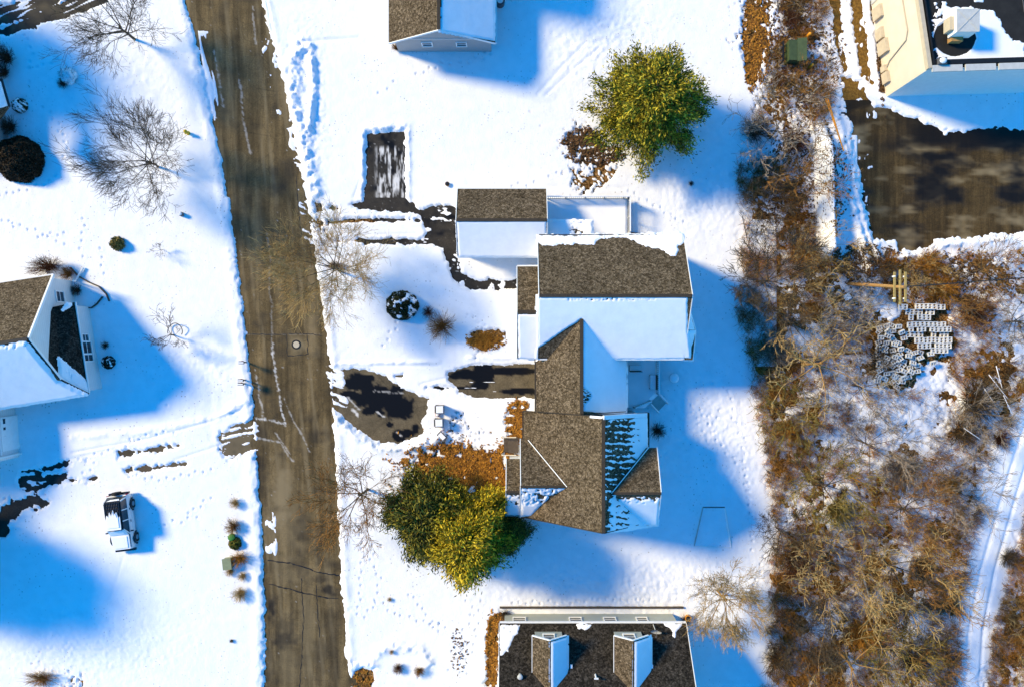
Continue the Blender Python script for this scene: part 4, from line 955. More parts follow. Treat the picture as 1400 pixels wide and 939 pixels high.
# ================================================================ PLANTS
def seg_arrays(segs, lo_sides=3):
    """segs: list of (p0,p1,r0,r1) -> verts, quads of 3-sided tubes, one array each"""
    P0 = np.array([s[0] for s in segs]); P1 = np.array([s[1] for s in segs]); R0 = np.array([s[2] for s in segs]); R1 = np.array([s[3] for s in segs])
    d = P1-P0; d /= np.linalg.norm(d, axis=1)[:, None]+1e-9
    up = np.where(np.abs(d[:, 2:3]) < .9, np.array([[0, 0, 1.]]), np.array([[1., 0, 0]]))
    a = np.cross(d, up); a /= np.linalg.norm(a, axis=1)[:, None]+1e-9; b = np.cross(d, a)
    k = lo_sides; V = np.zeros((len(segs), 2*k, 3))
    for i in range(k):
        t = 2*math.pi*i/k; o = a*math.cos(t)+b*math.sin(t)
        V[:, i] = P0+o*R0[:, None]; V[:, k+i] = P1+o*R1[:, None]
    base = (np.arange(len(segs))*2*k)[:, None]
    F = np.concatenate([base+np.array([[i, (i+1) % k, k+(i+1) % k, k+i]]) for i in range(k)], 0)
    return V.reshape(-1, 3), F
def tmesh(name, V, F, mat):
    """mesh data only, centred on the origin"""
    me = bpy.data.meshes.new(name); V = np.asarray(V, np.float32); F = np.asarray(F, np.int32); k = F.shape[1]
    me.vertices.add(len(V)); me.vertices.foreach_set('co', V.ravel()); me.loops.add(F.size); me.loops.foreach_set('vertex_index', F.ravel())
    me.polygons.add(len(F)); me.polygons.foreach_set('loop_start', np.arange(0, F.size, k, dtype=np.int32)); me.polygons.foreach_set('loop_total', np.full(len(F), k, np.int32))
    me.update(calc_edges=True); me.materials.append(MAT[mat]); return me
def grow(rnd, h, r, trunk=.2, limbs=7, lev=(6, 5, 4), up=.8, rough=.25, rad=.11, crook=.22):
    """bare tree: returns (trunk segs, twig segs)"""
    T = []; G = []
    def branch(p, d, L, r0, level):
        n = 3 if level < 2 else 2
        pts = [p]; q = p; dd = d
        for i in range(n):
            dd = (dd+Vector((rnd.uniform(-1, 1), rnd.uniform(-1, 1), rnd.uniform(-.5, .8)))*crook*(.6+.3*level)).normalized()
            q = q+dd*(L/n); pts.append(q)
        for i in range(n):
            a = r0*(1-.75*i/n); b = r0*(1-.75*(i+1)/n)
            (T if level == 0 else G).append((pts[i], pts[i+1], max(a, MINR), max(b, MINR*.8)))
        if level >= len(lev): return
        m = lev[level]
        for k in range(m):
            t = rnd.uniform(.3, 1) if k < m-1 else .98
            j = min(int(t*n), n-1); q = pts[j]+(pts[j+1]-pts[j])*(t*n-j)
            base = (pts[j+1]-pts[j]).normalized()
            side = base.cross(Vector((rnd.uniform(-1, 1), rnd.uniform(-1, 1), rnd.uniform(-1, 1)))).normalized()
            nd = (base*rnd.uniform(.7, 1.1)+side*rnd.uniform(.35, .9)+Vector((0, 0, .18))).normalized()
            branch(q, nd, L*rnd.uniform(.42, .68), r0*.42, level+1)
    th = h*trunk
    p = Vector((0, 0, -.15)); q = Vector((rnd.uniform(-.1, .1), rnd.uniform(-.1, .1), th))
    T.append((p, q, rad*1.25, rad)); lead = (q+Vector((rnd.uniform(-.3, .3), rnd.uniform(-.3, .3), h*.3))); T.append((q, lead, rad, rad*.6))
    for i in range(limbs):
        a = 2*math.pi*(i+rnd.uniform(-.35, .35))/limbs; t = rnd.uniform(0, 1)
        s = q+(lead-q)*t*.9
        reach = r*rnd.uniform(.55, .75); vz = (h-s.z)*rnd.uniform(.45, .75)*up
        d = Vector((math.cos(a)*reach, math.sin(a)*reach, vz)); branch(s, d.normalized(), d.length, rad*.55, 0)
    return T, G
PROTO = {}
MINR = .013
def bare_proto(key, seed, h, r, tw, bark='bark', **k):
    rnd = random.Random(seed); T, G = grow(rnd, h, r, **k)
    V, F = seg_arrays([(tuple(a), tuple(b), c, d) for a, b, c, d in T], 6); V2, F2 = seg_arrays([(tuple(a), tuple(b), c, d) for a, b, c, d in G], 3)
    PROTO[key] = (tmesh(key+'_trunk', V, F, bark), tmesh(key+'_crown', V2, F2, tw))
def link(o): COL.objects.link(o); return o
def place_tree(key, px, py, label, cat='tree', name='bare_tree', sc=1.0, rz=None, group=None, zs=1.0, lean=(0, 0)):
    t = link(bpy.data.objects.new(name, None)); P = W(px, py); t.location = (P.x, P.y, gh(px, py)*.8)
    t.rotation_euler = (lean[0], lean[1], random.uniform(0, 6.28) if rz is None else rz); t.scale = (sc, sc, sc*zs)
    for nme, me in zip(('trunk', 'crown'), PROTO[key]):
        c = link(bpy.data.objects.new(nme, me)); c.parent = t
    tag(t, label, cat, group); ORG[t.name] = Vector(t.location); return t
bare_proto('fan_a', 1, 7.5, 4.6, 'tw_dark', lev=(8, 7, 5), limbs=12, rad=.09, crook=.12, trunk=.1)
bare_proto('fan_b', 2, 7.5, 4.2, 'tw_dark', lev=(8, 6, 5), limbs=9, rad=.12, crook=.2, trunk=.12)
bare_proto('fan_c', 3, 8.5, 5.0, 'tw_tan', lev=(9, 8, 5), limbs=13, rad=.10, crook=.14, trunk=.1)
bare_proto('small', 4, 2.6, 1.7, 'tw_dark', lev=(5, 4, 2), limbs=6, rad=.05)
bare_proto('brown', 5, 8.0, 3.4, 'tw_brown', lev=(8, 7, 5), limbs=8, rad=.10, crook=.3)
bare_proto('gold', 6, 6.5, 3.6, 'tw_tan', 'bark_or', lev=(9, 8, 5), limbs=12, rad=.10, crook=.2)
MINR = .018
bare_proto('wild_a', 7, 6.0, 3.6, 'tw_brown', lev=(5, 5, 3), limbs=8, rad=.09, crook=.35)
bare_proto('wild_b', 8, 7.0, 4.0, 'tw_grey', lev=(5, 5, 3), limbs=8, rad=.09, crook=.3)
bare_proto('wild_c', 9, 6.5, 3.8, 'tw_tan', lev=(5, 5, 4), limbs=7, rad=.10, crook=.4)
bare_proto('wild_d', 10, 5.5, 3.6, 'tw_dark', lev=(7, 5, 4), limbs=9, rad=.08, crook=.25)
bare_proto('wild_e', 11, 5.0, 3.2, 'tw_olive', lev=(6, 5, 3), limbs=9, rad=.08, crook=.35)
bare_proto('limb_gold', 12, 7.5, 4.6, 'tw_tan', 'bark_or', lev=(4, 3, 3), limbs=6, rad=.11, crook=.45)
place_tree('fan_b', 185, 55, 'bare dark tree nearest the side road in the upper left, its limbs fanned open', sc=.85)
place_tree('fan_a', 217, 229, 'dense bare fan-shaped tree on the left lawn above the small green shrub', sc=.85)
place_tree('fan_c', 467, 372, 'bare tree between the street and the round boxwood, pale twigs spread over the asphalt', sc=.82)
place_tree('small', 238, 458, 'little bare tree inside a hoop on the shaded lawn right of the left house', sc=1.0)
place_tree('brown', 503, 668, 'brown bare tree leaning over the street, left of the big front evergreens', rz=.4)
place_tree('gold', 980, 806, 'bare tree with an orange trunk behind the goal frame, beside the bottom house', sc=.8)
place_tree('small', 224, 342, 'thin sapling standing in bright snow right of the small green shrub', name='sapling', sc=.42)

# evergreens -------------------------------------------------------
def pine_mesh(seed, h, R, n_limbs, leafmat, density=1.0, lobes=5, size=(.10, .2), low=.08):
    rs = np.random.RandomState(seed); rnd = random.Random(seed)
    T = [((0, 0, -.2), (0, 0, h*.9), .22, .05)]; C = []
    ph = [rnd.uniform(0, 6.28) for _ in range(3)]
    for i in range(n_limbs):
        z = h*(low+(.92-low)*(i/n_limbs)**.9); a = i*2.399+rnd.uniform(-.3, .3)
        prof = (1-((z/h-.12)/.95)**2)**.8 if z/h > .12 else .93
        L = R*prof*(1+.18*math.sin(lobes*a+ph[0])+.08*math.sin(3*a+ph[1]))*rnd.uniform(.75, 1.05)
        d = Vector((math.cos(a), math.sin(a), rnd.uniform(.0, .45)))
        p0 = Vector((0, 0, z*.92)); tip = p0+d*L
        T.append((tuple(p0), tuple(tip), .05, .012))
        m = int(max(4, L*5.0*density))
        for k in range(m):
            t = .22+.78*(k+rnd.random())/m
            side = Vector((-d.y, d.x, 0))*rnd.uniform(-1, 1)*L*.32*(1.15-t)
            q = p0+d*L*t+side*1.2+Vector((0, 0, rnd.uniform(-.1, .3)))
            C.append((q.x, q.y, q.z, .28+.25*rnd.random(), d.x+side.x*.6, d.y+side.y*.6))
    C = np.array(C); n = 46
    N = len(C)*n; idx = np.repeat(np.arange(len(C)), n)
    off = rs.normal(size=(N, 3))*np.stack([C[idx, 3]]*3, 1)*np.array([.62, .62, .42])
    # stretch each spray along its limb
    dirs = np.stack([C[idx, 4], C[idx, 5]], 1); dirs /= np.linalg.norm(dirs, axis=1)[:, None]+1e-6
    sp = rs.normal(size=N)*C[idx, 3]*.5
    ctr = C[idx, :3]+off; ctr[:, :2] += dirs*sp[:, None]
    ln = rs.uniform(size[0], size[1], N); wd = ln*.3
    u = rs.normal(size=(N, 3))*.55; u[:, :2] += dirs*.9; u[:, 2] += .25; u /= np.linalg.norm(u, axis=1)[:, None]
    v = np.cross(u, rs.normal(size=(N, 3))); v /= np.linalg.norm(v, axis=1)[:, None]+1e-6
    V = np.stack([ctr-u*ln[:, None], ctr+v*wd[:, None], ctr+u*ln[:, None], ctr-v*wd[:, None]], 1).reshape(-1, 3)
    F = np.arange(4*N).reshape(-1, 4)
    TV, TF = seg_arrays(T, 5)
    return tmesh('pine_trunk', TV, TF, 'bark'), tmesh('pine_crown', V, F, leafmat)
PROTO['pine_a'] = pine_mesh(21, 9.5, 4.9, 105, 'needle', .85, lobes=7)
PROTO['pine_b'] = pine_mesh(22, 9.5, 3.9, 105, 'needle_gold', .95, lobes=5)
PROTO['pine_c'] = pine_mesh(23, 7.5, 3.4, 80, 'needle_dark', .9, lobes=6)
PROTO['pine_d'] = pine_mesh(24, 7.8, 3.7, 85, 'needle_dark', .85, lobes=4)
place_tree('pine_a', 873, 164, 'large lone green pine above the middle house', 'pine tree', 'pine_tree', rz=1.0, sc=.95)
place_tree('pine_b', 643, 712, 'bright golden-green pine in front of the south block of the middle house', 'pine tree', 'pine_tree', rz=.5)
place_tree('pine_d', 590, 688, 'darker green pine on the street side of the golden-green one', 'pine tree', 'pine_tree')
place_tree('pine_c', 692, 718, 'small dark pine added as the self-shadowed right side of the golden-green pine', 'pine tree', 'pine_tree', sc=.62)  # extra dark tree standing for the self-shadowed side of the golden-green pine
place_tree('pine_c', -170, 560, 'unseen tall dark pine added left of the left house for its shade', 'pine tree', 'pine_tree', sc=1.35)  # out of view, added to cast soft shade across the left lawn
place_tree('pine_c', -110, 735, 'unseen dark pine added beside the left driveway for its shade', 'pine tree', 'pine_tree', sc=1.55, rz=2)  # unseen too, added to deepen the shade at the lower left
place_tree('pine_c', -150, 30, 'unseen tall dark pine added behind the upper left house for its shade', 'pine tree', 'pine_tree', sc=1.7, rz=3)  # another unseen tree, added for the shade over the upper left lawn

# shrubs -----------------------------------------------------------
def shrub_stalks(seed, n, h, r, mat, rad=.012, spread=1.0, base=.12, curve=.3, sub=2):
    rnd = random.Random(seed); G = []
    for i in range(n):
        a = rnd.uniform(0, 6.283); t = math.sqrt(rnd.random())*spread
        p = Vector((rnd.gauss(0, base)*r, rnd.gauss(0, base)*r, -.05))
        tip = Vector((math.cos(a)*r*t, math.sin(a)*r*t, h*(1-.45*t*t)*rnd.uniform(.75, 1.05)))
        mid = p.lerp(tip, .5)+Vector((rnd.uniform(-1, 1), rnd.uniform(-1, 1), rnd.uniform(0, 1)))*curve*r*.25
        G += [(p, mid, rad, rad*.8), (mid, tip, rad*.8, rad*.5)]
        for k in range(sub):
            q = mid.lerp(tip, rnd.random()); G.append((q, q+(tip-mid)*.5+Vector((rnd.uniform(-1, 1), rnd.uniform(-1, 1), rnd.uniform(-.3, .6)))*r*.22, rad*.6, rad*.4))
    V, F = seg_arrays([(tuple(a), tuple(b), c, d) for a, b, c, d in G], 3)
    return tmesh('shrub', V, F, mat)
def shrub_leafy(seed, n, rx, ry, h, mat, size=(.05, .1), shell=.75, ball=True):
    rs = np.random.RandomState(seed)
    u = rs.normal(size=(n, 3)); u[:, 2] = np.abs(u[:, 2]); u /= np.linalg.norm(u, axis=1)[:, None]
    r = shell+(1-shell)*rs.rand(n)**.5; r *= 1+.06*np.sin(u[:, 0]*9)*np.cos(u[:, 1]*8)
    c = u*r[:, None]*np.array([rx, ry, h])
    ln = rs.uniform(size[0], size[1], n); a = rs.normal(size=(n, 3)); a /= np.linalg.norm(a, axis=1)[:, None]
    b = np.cross(a, u+rs.normal(size=(n, 3))*.5); b /= np.linalg.norm(b, axis=1)[:, None]+1e-6
    V = np.stack([c-a*ln[:, None], c+b*ln[:, None]*.5, c+a*ln[:, None], c-b*ln[:, None]*.5], 1).reshape(-1, 3)
    return tmesh('shrub', V, np.arange(4*n).reshape(-1, 4), mat)
SM = {'twig': shrub_stalks(1, 260, 1.0, 1.0, 'tw_brown'), 'twigdark': shrub_stalks(2, 240, 1.0, 1.0, 'tw_dark'), 'russet': shrub_stalks(3, 260, 1.0, 1.0, 'tw_red'),
      'tuft': shrub_stalks(4, 200, 1.0, 1.0, 'tw_tan', base=.2, sub=1), 'orange': shrub_stalks(5, 200, 1, 1, 'tw_orange', base=.25, sub=1),
      'grey': shrub_stalks(6, 260, 1, 1, 'tw_grey'), 'olive': shrub_stalks(7, 260, 1, 1, 'tw_olive'),
      'box': shrub_leafy(8, 9000, 1, 1, 1, 'hedge', (.05, .09)), 'boxdark': shrub_leafy(9, 12000, 1, 1, 1, 'hedge_brown', (.04, .07), .8),
      'yellow': shrub_leafy(10, 1100, 1, 1, 1, 'yleaf', (.09, .2), .3), 'green': shrub_leafy(11, 1500, 1, 1, 1, 'needle_dark', (.08, .18), .3)}
def shrub(kind, px, py, r, h, label, cat='shrub', name='shrub', group=None, sx=1, sy=1, rz=None, snow=0, core=True):
    """r in photo pixels"""
    R_ = r/PPM; P = W(px, py)
    o = link(bpy.data.objects.new(name, SM[kind])); o.location = (P.x, P.y, gh(px, py)*.7); o.scale = (R_*sx, R_*sy, h)
    o.rotation_euler = (0, 0, random.uniform(0, 6.28) if rz is None else rz); tag(o, label, cat, group); ORG[o.name] = Vector(o.location)
    if snow:
        n = 22; vs = []; rs = np.random.RandomState(int(px)); gxx = np.linspace(-1, 1, n); XX, YY = np.meshgrid(gxx, gxx)
        d = np.sqrt(XX**2+YY**2); f = fbm(XX*5+px, YY*5, 1.2, 3, 2)
        up_ = np.where((f > .62-snow) & (d < .9), .05, -.12); Z = np.sqrt(np.clip(1-d**2, 0, 1))+up_
        V = np.stack([XX, YY, Z], -1).reshape(-1, 3); F = grid_faces(n, n, d < .9)[:, ::-1]
        V, F, _ = compact(V, F); me = tmesh('snow_cap', V, F, 'roofsnow'); c = link(bpy.data.objects.new('snow_cap', me)); c.parent = o
    return o
shrub('box', 551, 418, 21, 1.5, 'round boxwood with a net of snow on the lawn left of the middle house', name='boxwood', snow=.55, sx=1.05, sy=.95, rz=0)
shrub('russet', 586, 427, 9, .8, 'small dark russet bush touching the larger brown one beside the boxwood')
shrub('twig', 604, 446, 20, 1.4, 'large brown twiggy bush right of the round boxwood')
shrub('orange', 662, 466, 19, .5, 'low sprawling bush full of orange leaves left of the house wall', sx=1.3, sy=.75, rz=0)
shrub('russet', 459, 364, 11, .4, 'flat brown weed clump on the snow strip beside the street', sx=1.3, sy=.6, rz=0)
shrub('russet', 12, 82, 17, 1.2, 'dark russet bush at the left edge, upper of two')
shrub('russet', 9, 102, 11, .9, 'smaller russet bush at the left edge just below the first')
shrub('twigdark', 96, 106, 12, .7, 'snow-dusted twiggy bush alone on the upper left lawn', snow=.3)
shrub('twigdark', 88, 116, 8, .4, 'low sprig at the lower side of the snow-dusted bush', name='shrub')
shrub('box', 30, 146, 10, .8, 'small round shrub capped with snow beside the sliver of house', snow=.9)
shrub('twigdark', 18, 175, 14, 1.0, 'round leafless shrub between the snow-capped one and the dark dome')
shrub('boxdark', 32, 220, 31, 2.0, 'big dark dome-shaped bush at the left edge', name='yew_bush')
shrub('yellow', 163, 334, 10, .9, 'small yellow-green shrub alone in the middle of the left lawn')
shrub('russet', 70, 366, 20, 1.5, 'wide reddish bush behind the top corner of the left house', sx=1.3, sy=.7, rz=.2)
shrub('twig', 97, 375, 10, .9, 'tan bush by the downspout of the left house')
shrub('twigdark', 108, 397, 9, .6, 'dim twiggy shrub in the curved bed of the left house')
shrub('boxdark', 150, 495, 9, .6, 'little dark round shrub below the bay wall of the left house', snow=.35)
shrub('twigdark', 146, 472, 6, .4, 'tiny twiggy shrub against the bay wall of the left house')
shrub('twigdark', 897, 588, 12, 1.0, 'dark bush in the corner between the south block and the shaded deck')
shrub('tuft', 323, 686, 9.1, .7, 'topmost tan grass tuft of the row left of the street', 'ornamental grass', 'grass_tuft')
shrub('twig', 321, 718, 11.7, .8, 'brown bush just above the green bucket left of the street')
shrub('green', 323, 741, 9.1, .6, 'dark little shrub right below the green bucket')
shrub('orange', 330, 762, 15.6, .9, 'rusty bush touching the pale green utility box', sx=.9)
shrub('tuft', 316, 780, 7.8, .5, 'small tan tuft below the pale green utility box', 'ornamental grass', 'grass_tuft')
shrub('tuft', 333, 786, 7.8, .5, 'small tan tuft to the lower right of the utility box', 'ornamental grass', 'grass_tuft')
shrub('tuft', 330, 810, 13.0, .8, 'lowest tan grass tuft of the row left of the street', 'ornamental grass', 'grass_tuft')
shrub('tuft', 533, 818, 4, .35, 'tiny yellow tuft alone in snow left of the bottom house', 'ornamental grass', 'grass_tuft')
shrub('russet', 545, 911, 8, .6, 'left of two small brown shrubs in the snowy ring bed')
shrub('twig', 574, 914, 8, .6, 'right of two small brown shrubs in the snowy ring bed')
shrub('tuft', 536, 889, 4, .35, 'small dry tuft at the upper rim of the snowy ring bed', 'ornamental grass', 'grass_tuft')
shrub('twig', 542, 68, 6, .8, 'tan bush at the lower left corner of the top house')
shrub('twigdark', 318, 874, 3, .3, 'tiny dark sprig in the lower left snowfield', name='sprig')
shrub('twigdark', 690, 838, 9, .5, 'dark bush at the top left corner of the bottom house')
shrub('russet', 936, 846, 9, .5, 'dead bush at the top right corner of the bottom house')
shrub('twigdark', 944, 252, 4, .3, 'twig poking out of the snow right of the upper deck', name='sprig')
shrub('twig', 60, 925, 14, .6, 'sprawling dry weeds poking through snow at the lower left edge', 'weeds', 'weed_clump', sx=1.8, sy=.8, rz=0)
# the scrub on the right: trees and bushes one can tell apart
wild = [('wild_d', 1035, 385, 1.1, 'dark bushy tree in the blue shadow right of the main block'),
 ('wild_b', 1052, 190, .95, 'grey bare tree at the top of the thicket, right of the big pine'),
 ('wild_a', 1092, 140, .75, 'brown bare tree below the green transformer box'),
 ('wild_a', 1082, 250, .9, 'brown bare tree halfway down the strip beside the snow bank'),
 ('wild_d', 1040, 285, .7, 'dark bare tree on the left rim of the strip beside the snow bank'),
 ('wild_c', 1108, 340, .7, 'tan bare tree just left of the utility pole foot'),
 ('wild_d', 1170, 372, .55, 'dark small tree at the lower end of the snow bank'),
 ('limb_gold', 1095, 497, 1.15, 'many-limbed tree with golden branches left of the concrete blocks'),
 ('wild_c', 1072, 440, .9, 'tan bare tree above the many-limbed golden one'),
 ('wild_b', 1140, 430, .8, 'grey bare tree between the grey cabinet and the concrete blocks'),
 ('wild_e', 1062, 560, .9, 'olive bare tree at the left rim of the thicket, level with the south block'),
 ('wild_e', 1112, 655, 1.15, 'wide olive-grey tree near the middle of the thicket'),
 ('wild_b', 1170, 600, .8, 'grey bare tree below the concrete blocks, left side'),
 ('wild_a', 1262, 628, .6, 'brown bare tree below the concrete blocks, right side'),
 ('wild_b', 1285, 660, .8, 'grey bare tree left of the snowy track, upper part'),
 ('wild_a', 1220, 690, 1.0, 'brown bare tree right of the orange fallen limb'),
 ('wild_d', 1060, 720, .7, 'dark bare tree at the left rim below the goal frame level'),
 ('wild_c', 1120, 760, 1.0, 'tan bare tree in the lower thicket, left side'),
 ('wild_c', 1200, 765, 1.1, 'tan bare tree at the centre of the lower thicket'),
 ('wild_a', 1250, 785, .95, 'brown bare tree left of the snowy track, lower part'),
 ('wild_d', 1085, 850, .85, 'dark bare tree in the lower thicket near its left rim'),
 ('limb_gold', 1145, 890, .95, 'golden-limbed tree at the bottom of the thicket'),
 ('wild_e', 1205, 880, 1.0, 'olive bare tree at the bottom edge, left of the dark hollow'),
 ('wild_a', 1250, 905, .8, 'brown bare tree at the bottom edge nearest the snowy track'),
 ('wild_d', 1230, 830, .7, 'dark bare tree by the pale dead logs'),
 ('wild_a', 1398, 820, .7, 'brown bare tree right of the snowy track'),
 ('wild_c', 1392, 900, .8, 'tan bare tree in the bottom right corner'),
 ('wild_b', 1322, 560, .7, 'grey bare tree beside the dark brush pile'),
 ('wild_a', 1310, 425, .7, 'brown bare tree right of the concrete blocks'),
 ('wild_b', 1372, 440, .8, 'grey bare tree near the right edge below the parking lot'),
 ('wild_c', 1245, 372, .5, 'tan bush-like tree between the parking lot and the pole crossarms'),
 ('wild_a', 1330, 372, .7, 'brown bare tree just below the parking lot on the right'),
 ('wild_b', 1165, 525, .7, 'grey bare tree touching the left side of the concrete blocks'),
 ('wild_b', 1015, 610, .0, '')]
for k, x, y, sc, lb in wild:
    if sc: place_tree(k, x, y, lb, sc=sc, group='bare trees of the thicket', zs=.85)
bushes = [('orange', 1097, 52, 14, .8, 'orange-brown bush above the green transformer box'),
 ('russet', 1078, 30, 14, .8, 'russet bush near the top edge above the transformer box'), ('russet', 1062, 108, 13, .8, 'russet bush below left of the transformer box'),
 ('twigdark', 1030, 180, 22, 1.2, 'dark brush heap at the top left tip of the thicket'), ('russet', 1082, 195, 20, 1.1, 'russet bush in the strip left of the orange barrier'),
 ('orange', 1098, 350, 24, 1.2, 'rusty bush at the bend of the snow bank'), ('orange', 1212, 362, 18, 1.2, 'orange-tan bush below the left end of the parking lot'),
 ('orange', 1285, 395, 26, 1.1, 'orange-brown bush under the black cable'), ('russet', 1330, 428, 26, 1.1, 'purple-red brambles right of the concrete blocks'),
 ('orange', 1265, 360, 22, 1.0, 'rusty bush between the parking lot snow and the cable'), ('orange', 1075, 585, 22, 1.1, 'rusty bush at the left rim of the thicket'),
 ('orange', 1186, 585, 9, 1.0, 'small rusty bush in the snowy clearing below the blocks'), ('twigdark', 1330, 545, 34, 1.6, 'big dark brush pile near the right edge'),
 ('twigdark', 1310, 590, 24, 1.2, 'dark brush at the lower side of the big brush pile'), ('russet', 1085, 770, 24, 1.2, 'russet bush in the lower left of the thicket'),
 ('twigdark', 1255, 770, 16, 1.0, 'dark bush above the pale dead logs'), ('twigdark', 1245, 900, 26, 1.4, 'dark hollow bush at the foot of the thicket'),
 ('orange', 1175, 870, 30, 1.3, 'golden-brown bush near the bottom of the thicket'), ('orange', 1300, 660, 18, .9, 'rusty bush left of the snowy track'),
 ('olive', 1140, 700, 24, 1.2, 'olive bush beside the orange fallen limb'), ('grey', 1230, 640, 30, 1.2, 'grey brush in the middle of the thicket'),
 ('twigdark', 1060, 900, 24, 1.2, 'dark brush at the bottom left corner of the thicket'), ('russet', 1365, 600, 14, .9, 'russet bush by the upper end of the snowy track'),
 ('twigdark', 1375, 760, 16, .9, 'dark bush on the right bank of the snowy track'), ('grey', 1060, 480, 26, 1.2, 'grey brush at the left rim of the thicket, level with the deck'),
 ('twigdark', 1200, 490, 22, 1.0, 'dark brambles creeping over the toppled blocks')]
for k, x, y, r, h, lb in bushes: shrub(k, x, y, r, h, lb, 'bush', 'wild_bush', 'wild bushes of the thicket')
# undergrowth nobody could count
def undergrowth(name, n, mat, seed, label, h=(.3, 1.1), rad=.012, dens=None):
    rs = np.random.RandomState(seed); G0 = []; 
    xs = rs.uniform(1004, 1420, n*6); ys = rs.uniform(-10, 950, n*6)
    inside = np.minimum(sdf(xs, ys, SCRUB), sdf(xs, ys, SCRUB2)) < -3+6*fbm(xs, ys, 16, 2, 4)
    dn = fbm(xs, ys, 34, 3, seed)-.6*np.exp(-((xs-1250)/80)**2-((ys-580)/65)**2)-.4*np.exp(-((xs-1370)/40)**2-((ys-420)/60)**2)-.25*np.exp(-((xs-1090)/40)**2-((ys-260)/60)**2)+.15*np.clip((ys-700)/60, 0, 1); ok = inside & (rs.rand(n*6) < np.clip(.35+1.3*dn, .02, 1)) & (ldist(xs, ys, BERM) > 12) & ((np.abs(xs-1243) > 52) | (np.abs(ys-472) > 60))
    xs = xs[ok][:n]; ys = ys[ok][:n]
    segs = []
    for x, y in zip(xs, ys):
        P = W(x, y); z = gh(x, y)
        k = rs.randint(7, 13); a0 = rs.rand()*6.28
        for i in range(k):
            a = a0+rs.rand()*6.28; L = rs.uniform(*h); t = rs.uniform(.3, 1.2); p = (P.x+rs.normal()*.12, P.y+rs.normal()*.12, z-.04)
            m_ = (p[0]+math.cos(a)*L*t*.45, p[1]+math.sin(a)*L*t*.45, z+L*.55)
            e = (m_[0]+math.cos(a+rs.normal()*.5)*L*t*.5, m_[1]+math.sin(a+rs.normal()*.5)*L*t*.5, z+L*rs.uniform(.5, .95))
            segs += [(p, m_, rad, rad*.85), (m_, e, rad*.85, rad*.6)]
    V, F = seg_arrays(segs, 3); o = npmesh(name, V, F, mat, False); tag(o, label, 'undergrowth', kind='stuff')
undergrowth('undergrowth', 2700, 'tw_brown', 3, 'tangled brown undergrowth filling the thicket on the right')
undergrowth('dead_grass', 1000, 'tw_tan', 5, 'straw-coloured dead grass and stalks all through the thicket')
undergrowth('brambles', 500, 'tw_grey', 6, 'grey and violet brambles woven through the thicket')
undergrowth('thorn_scrub', 1000, 'tw_dark', 7, 'dark thorny stems all through the thicket')
undergrowth('bracken', 1900, 'tw_orange', 2, 'orange-brown dead bracken in patches of the thicket')
# ================================================================ OBJECTS
# pale dead logs and the fallen limb
def log(pts, r, label, name='dead_log', mat='tw_grey', cat='log', branches=0, group=None):
    m = MB(); r0 = r
    for i, (a, b) in enumerate(zip(pts[:-1], pts[1:])):
        ra = r*(1-.6*i/len(pts)); rb = r*(1-.6*(i+1)/len(pts)); m.tube(W(*a), W(*b), ra, rb, 6)
        for k in range(branches):
            q = W(*a).lerp(W(*b), random.random()); d = (W(*b)-W(*a)).normalized(); s = Vector((-d.y, d.x, 0))*random.choice((-1, 1))
            e = q+d*random.uniform(.3, 1.0)+s*random.uniform(.3, .9)+Vector((0, 0, random.uniform(0, .4))); m.tube(q, e, rb*.5, .012, 4)
            m.tube(q.lerp(e, .5), q.lerp(e, .5)+d*random.uniform(.2, .6)-s*random.uniform(0, .3), rb*.3, .01, 3)
    o = m.build(name, mat); rebase(o, W(pts[0][0], pts[0][1])); tag(o, label, cat, group); return o
log([(1176, 770, .6), (1184, 800, .5), (1192, 830, .4), (1201, 855, .3)], .07, 'long pale dead trunk slanting through the lower thicket', mat='concrete')
log([(1207, 863, .3), (1225, 855, .5), (1238, 846, .6)], .06, 'short pale trunk pointing up to the right at the foot of the long one', mat='concrete')
log([(1200, 857, .3), (1182, 850, .4), (1165, 843, .5), (1152, 828, .6)], .05, 'thin bluish trunk pointing left from the foot of the long one', mat='concrete')
log([(1206, 822, .5), (1203, 798, .6), (1186, 788, .7)], .05, 'forked pale trunk above the joined logs', mat='concrete')
log([(1205, 768, .5), (1212, 752, .8), (1228, 750, .9)], .05, 'pale leaning trunk at the top of the lower thicket', mat='concrete')
log([(1160, 650, .5), (1175, 658, .5), (1186, 663, .4), (1196, 668, .3)], .07, 'bright orange fallen limb with side branches in mid thicket', 'fallen_limb', 'orange', branches=2)
log([(1120, 928, .5), (1119, 900, .8), (1128, 860, 1.0), (1138, 838, 1.2)], .05, 'thin curved trunk rising through the bottom of the thicket', mat='polewood')
log([(1190, 925, .5), (1212, 905, .8), (1238, 896, 1.0), (1255, 900, 1.1)], .05, 'tan branching trunk lying near the bottom edge', mat='polewood', branches=1)
log([(1228, 858, .5), (1250, 868, .6), (1272, 878, .7)], .04, 'pair of tan sticks running right from the dead logs', mat='polewood', branches=1)
for i, (a, b, w_) in enumerate((((1352, 512), (1378, 545), 'longest'), ((1362, 500), (1370, 530), 'topmost'), ((1345, 530), (1366, 560), 'middle'), ((1318, 585), (1340, 600), 'lowest'), ((1372, 540), (1384, 566), 'rightmost'))):
    log([(a[0], a[1], 1.0), ((a[0]+b[0])/2, (a[1]+b[1])/2, 1.1), (b[0], b[1], .9)], .04, w_+' pale stick sticking out of the dark brush pile', 'dead_branch', 'roofsnow', 'branch')
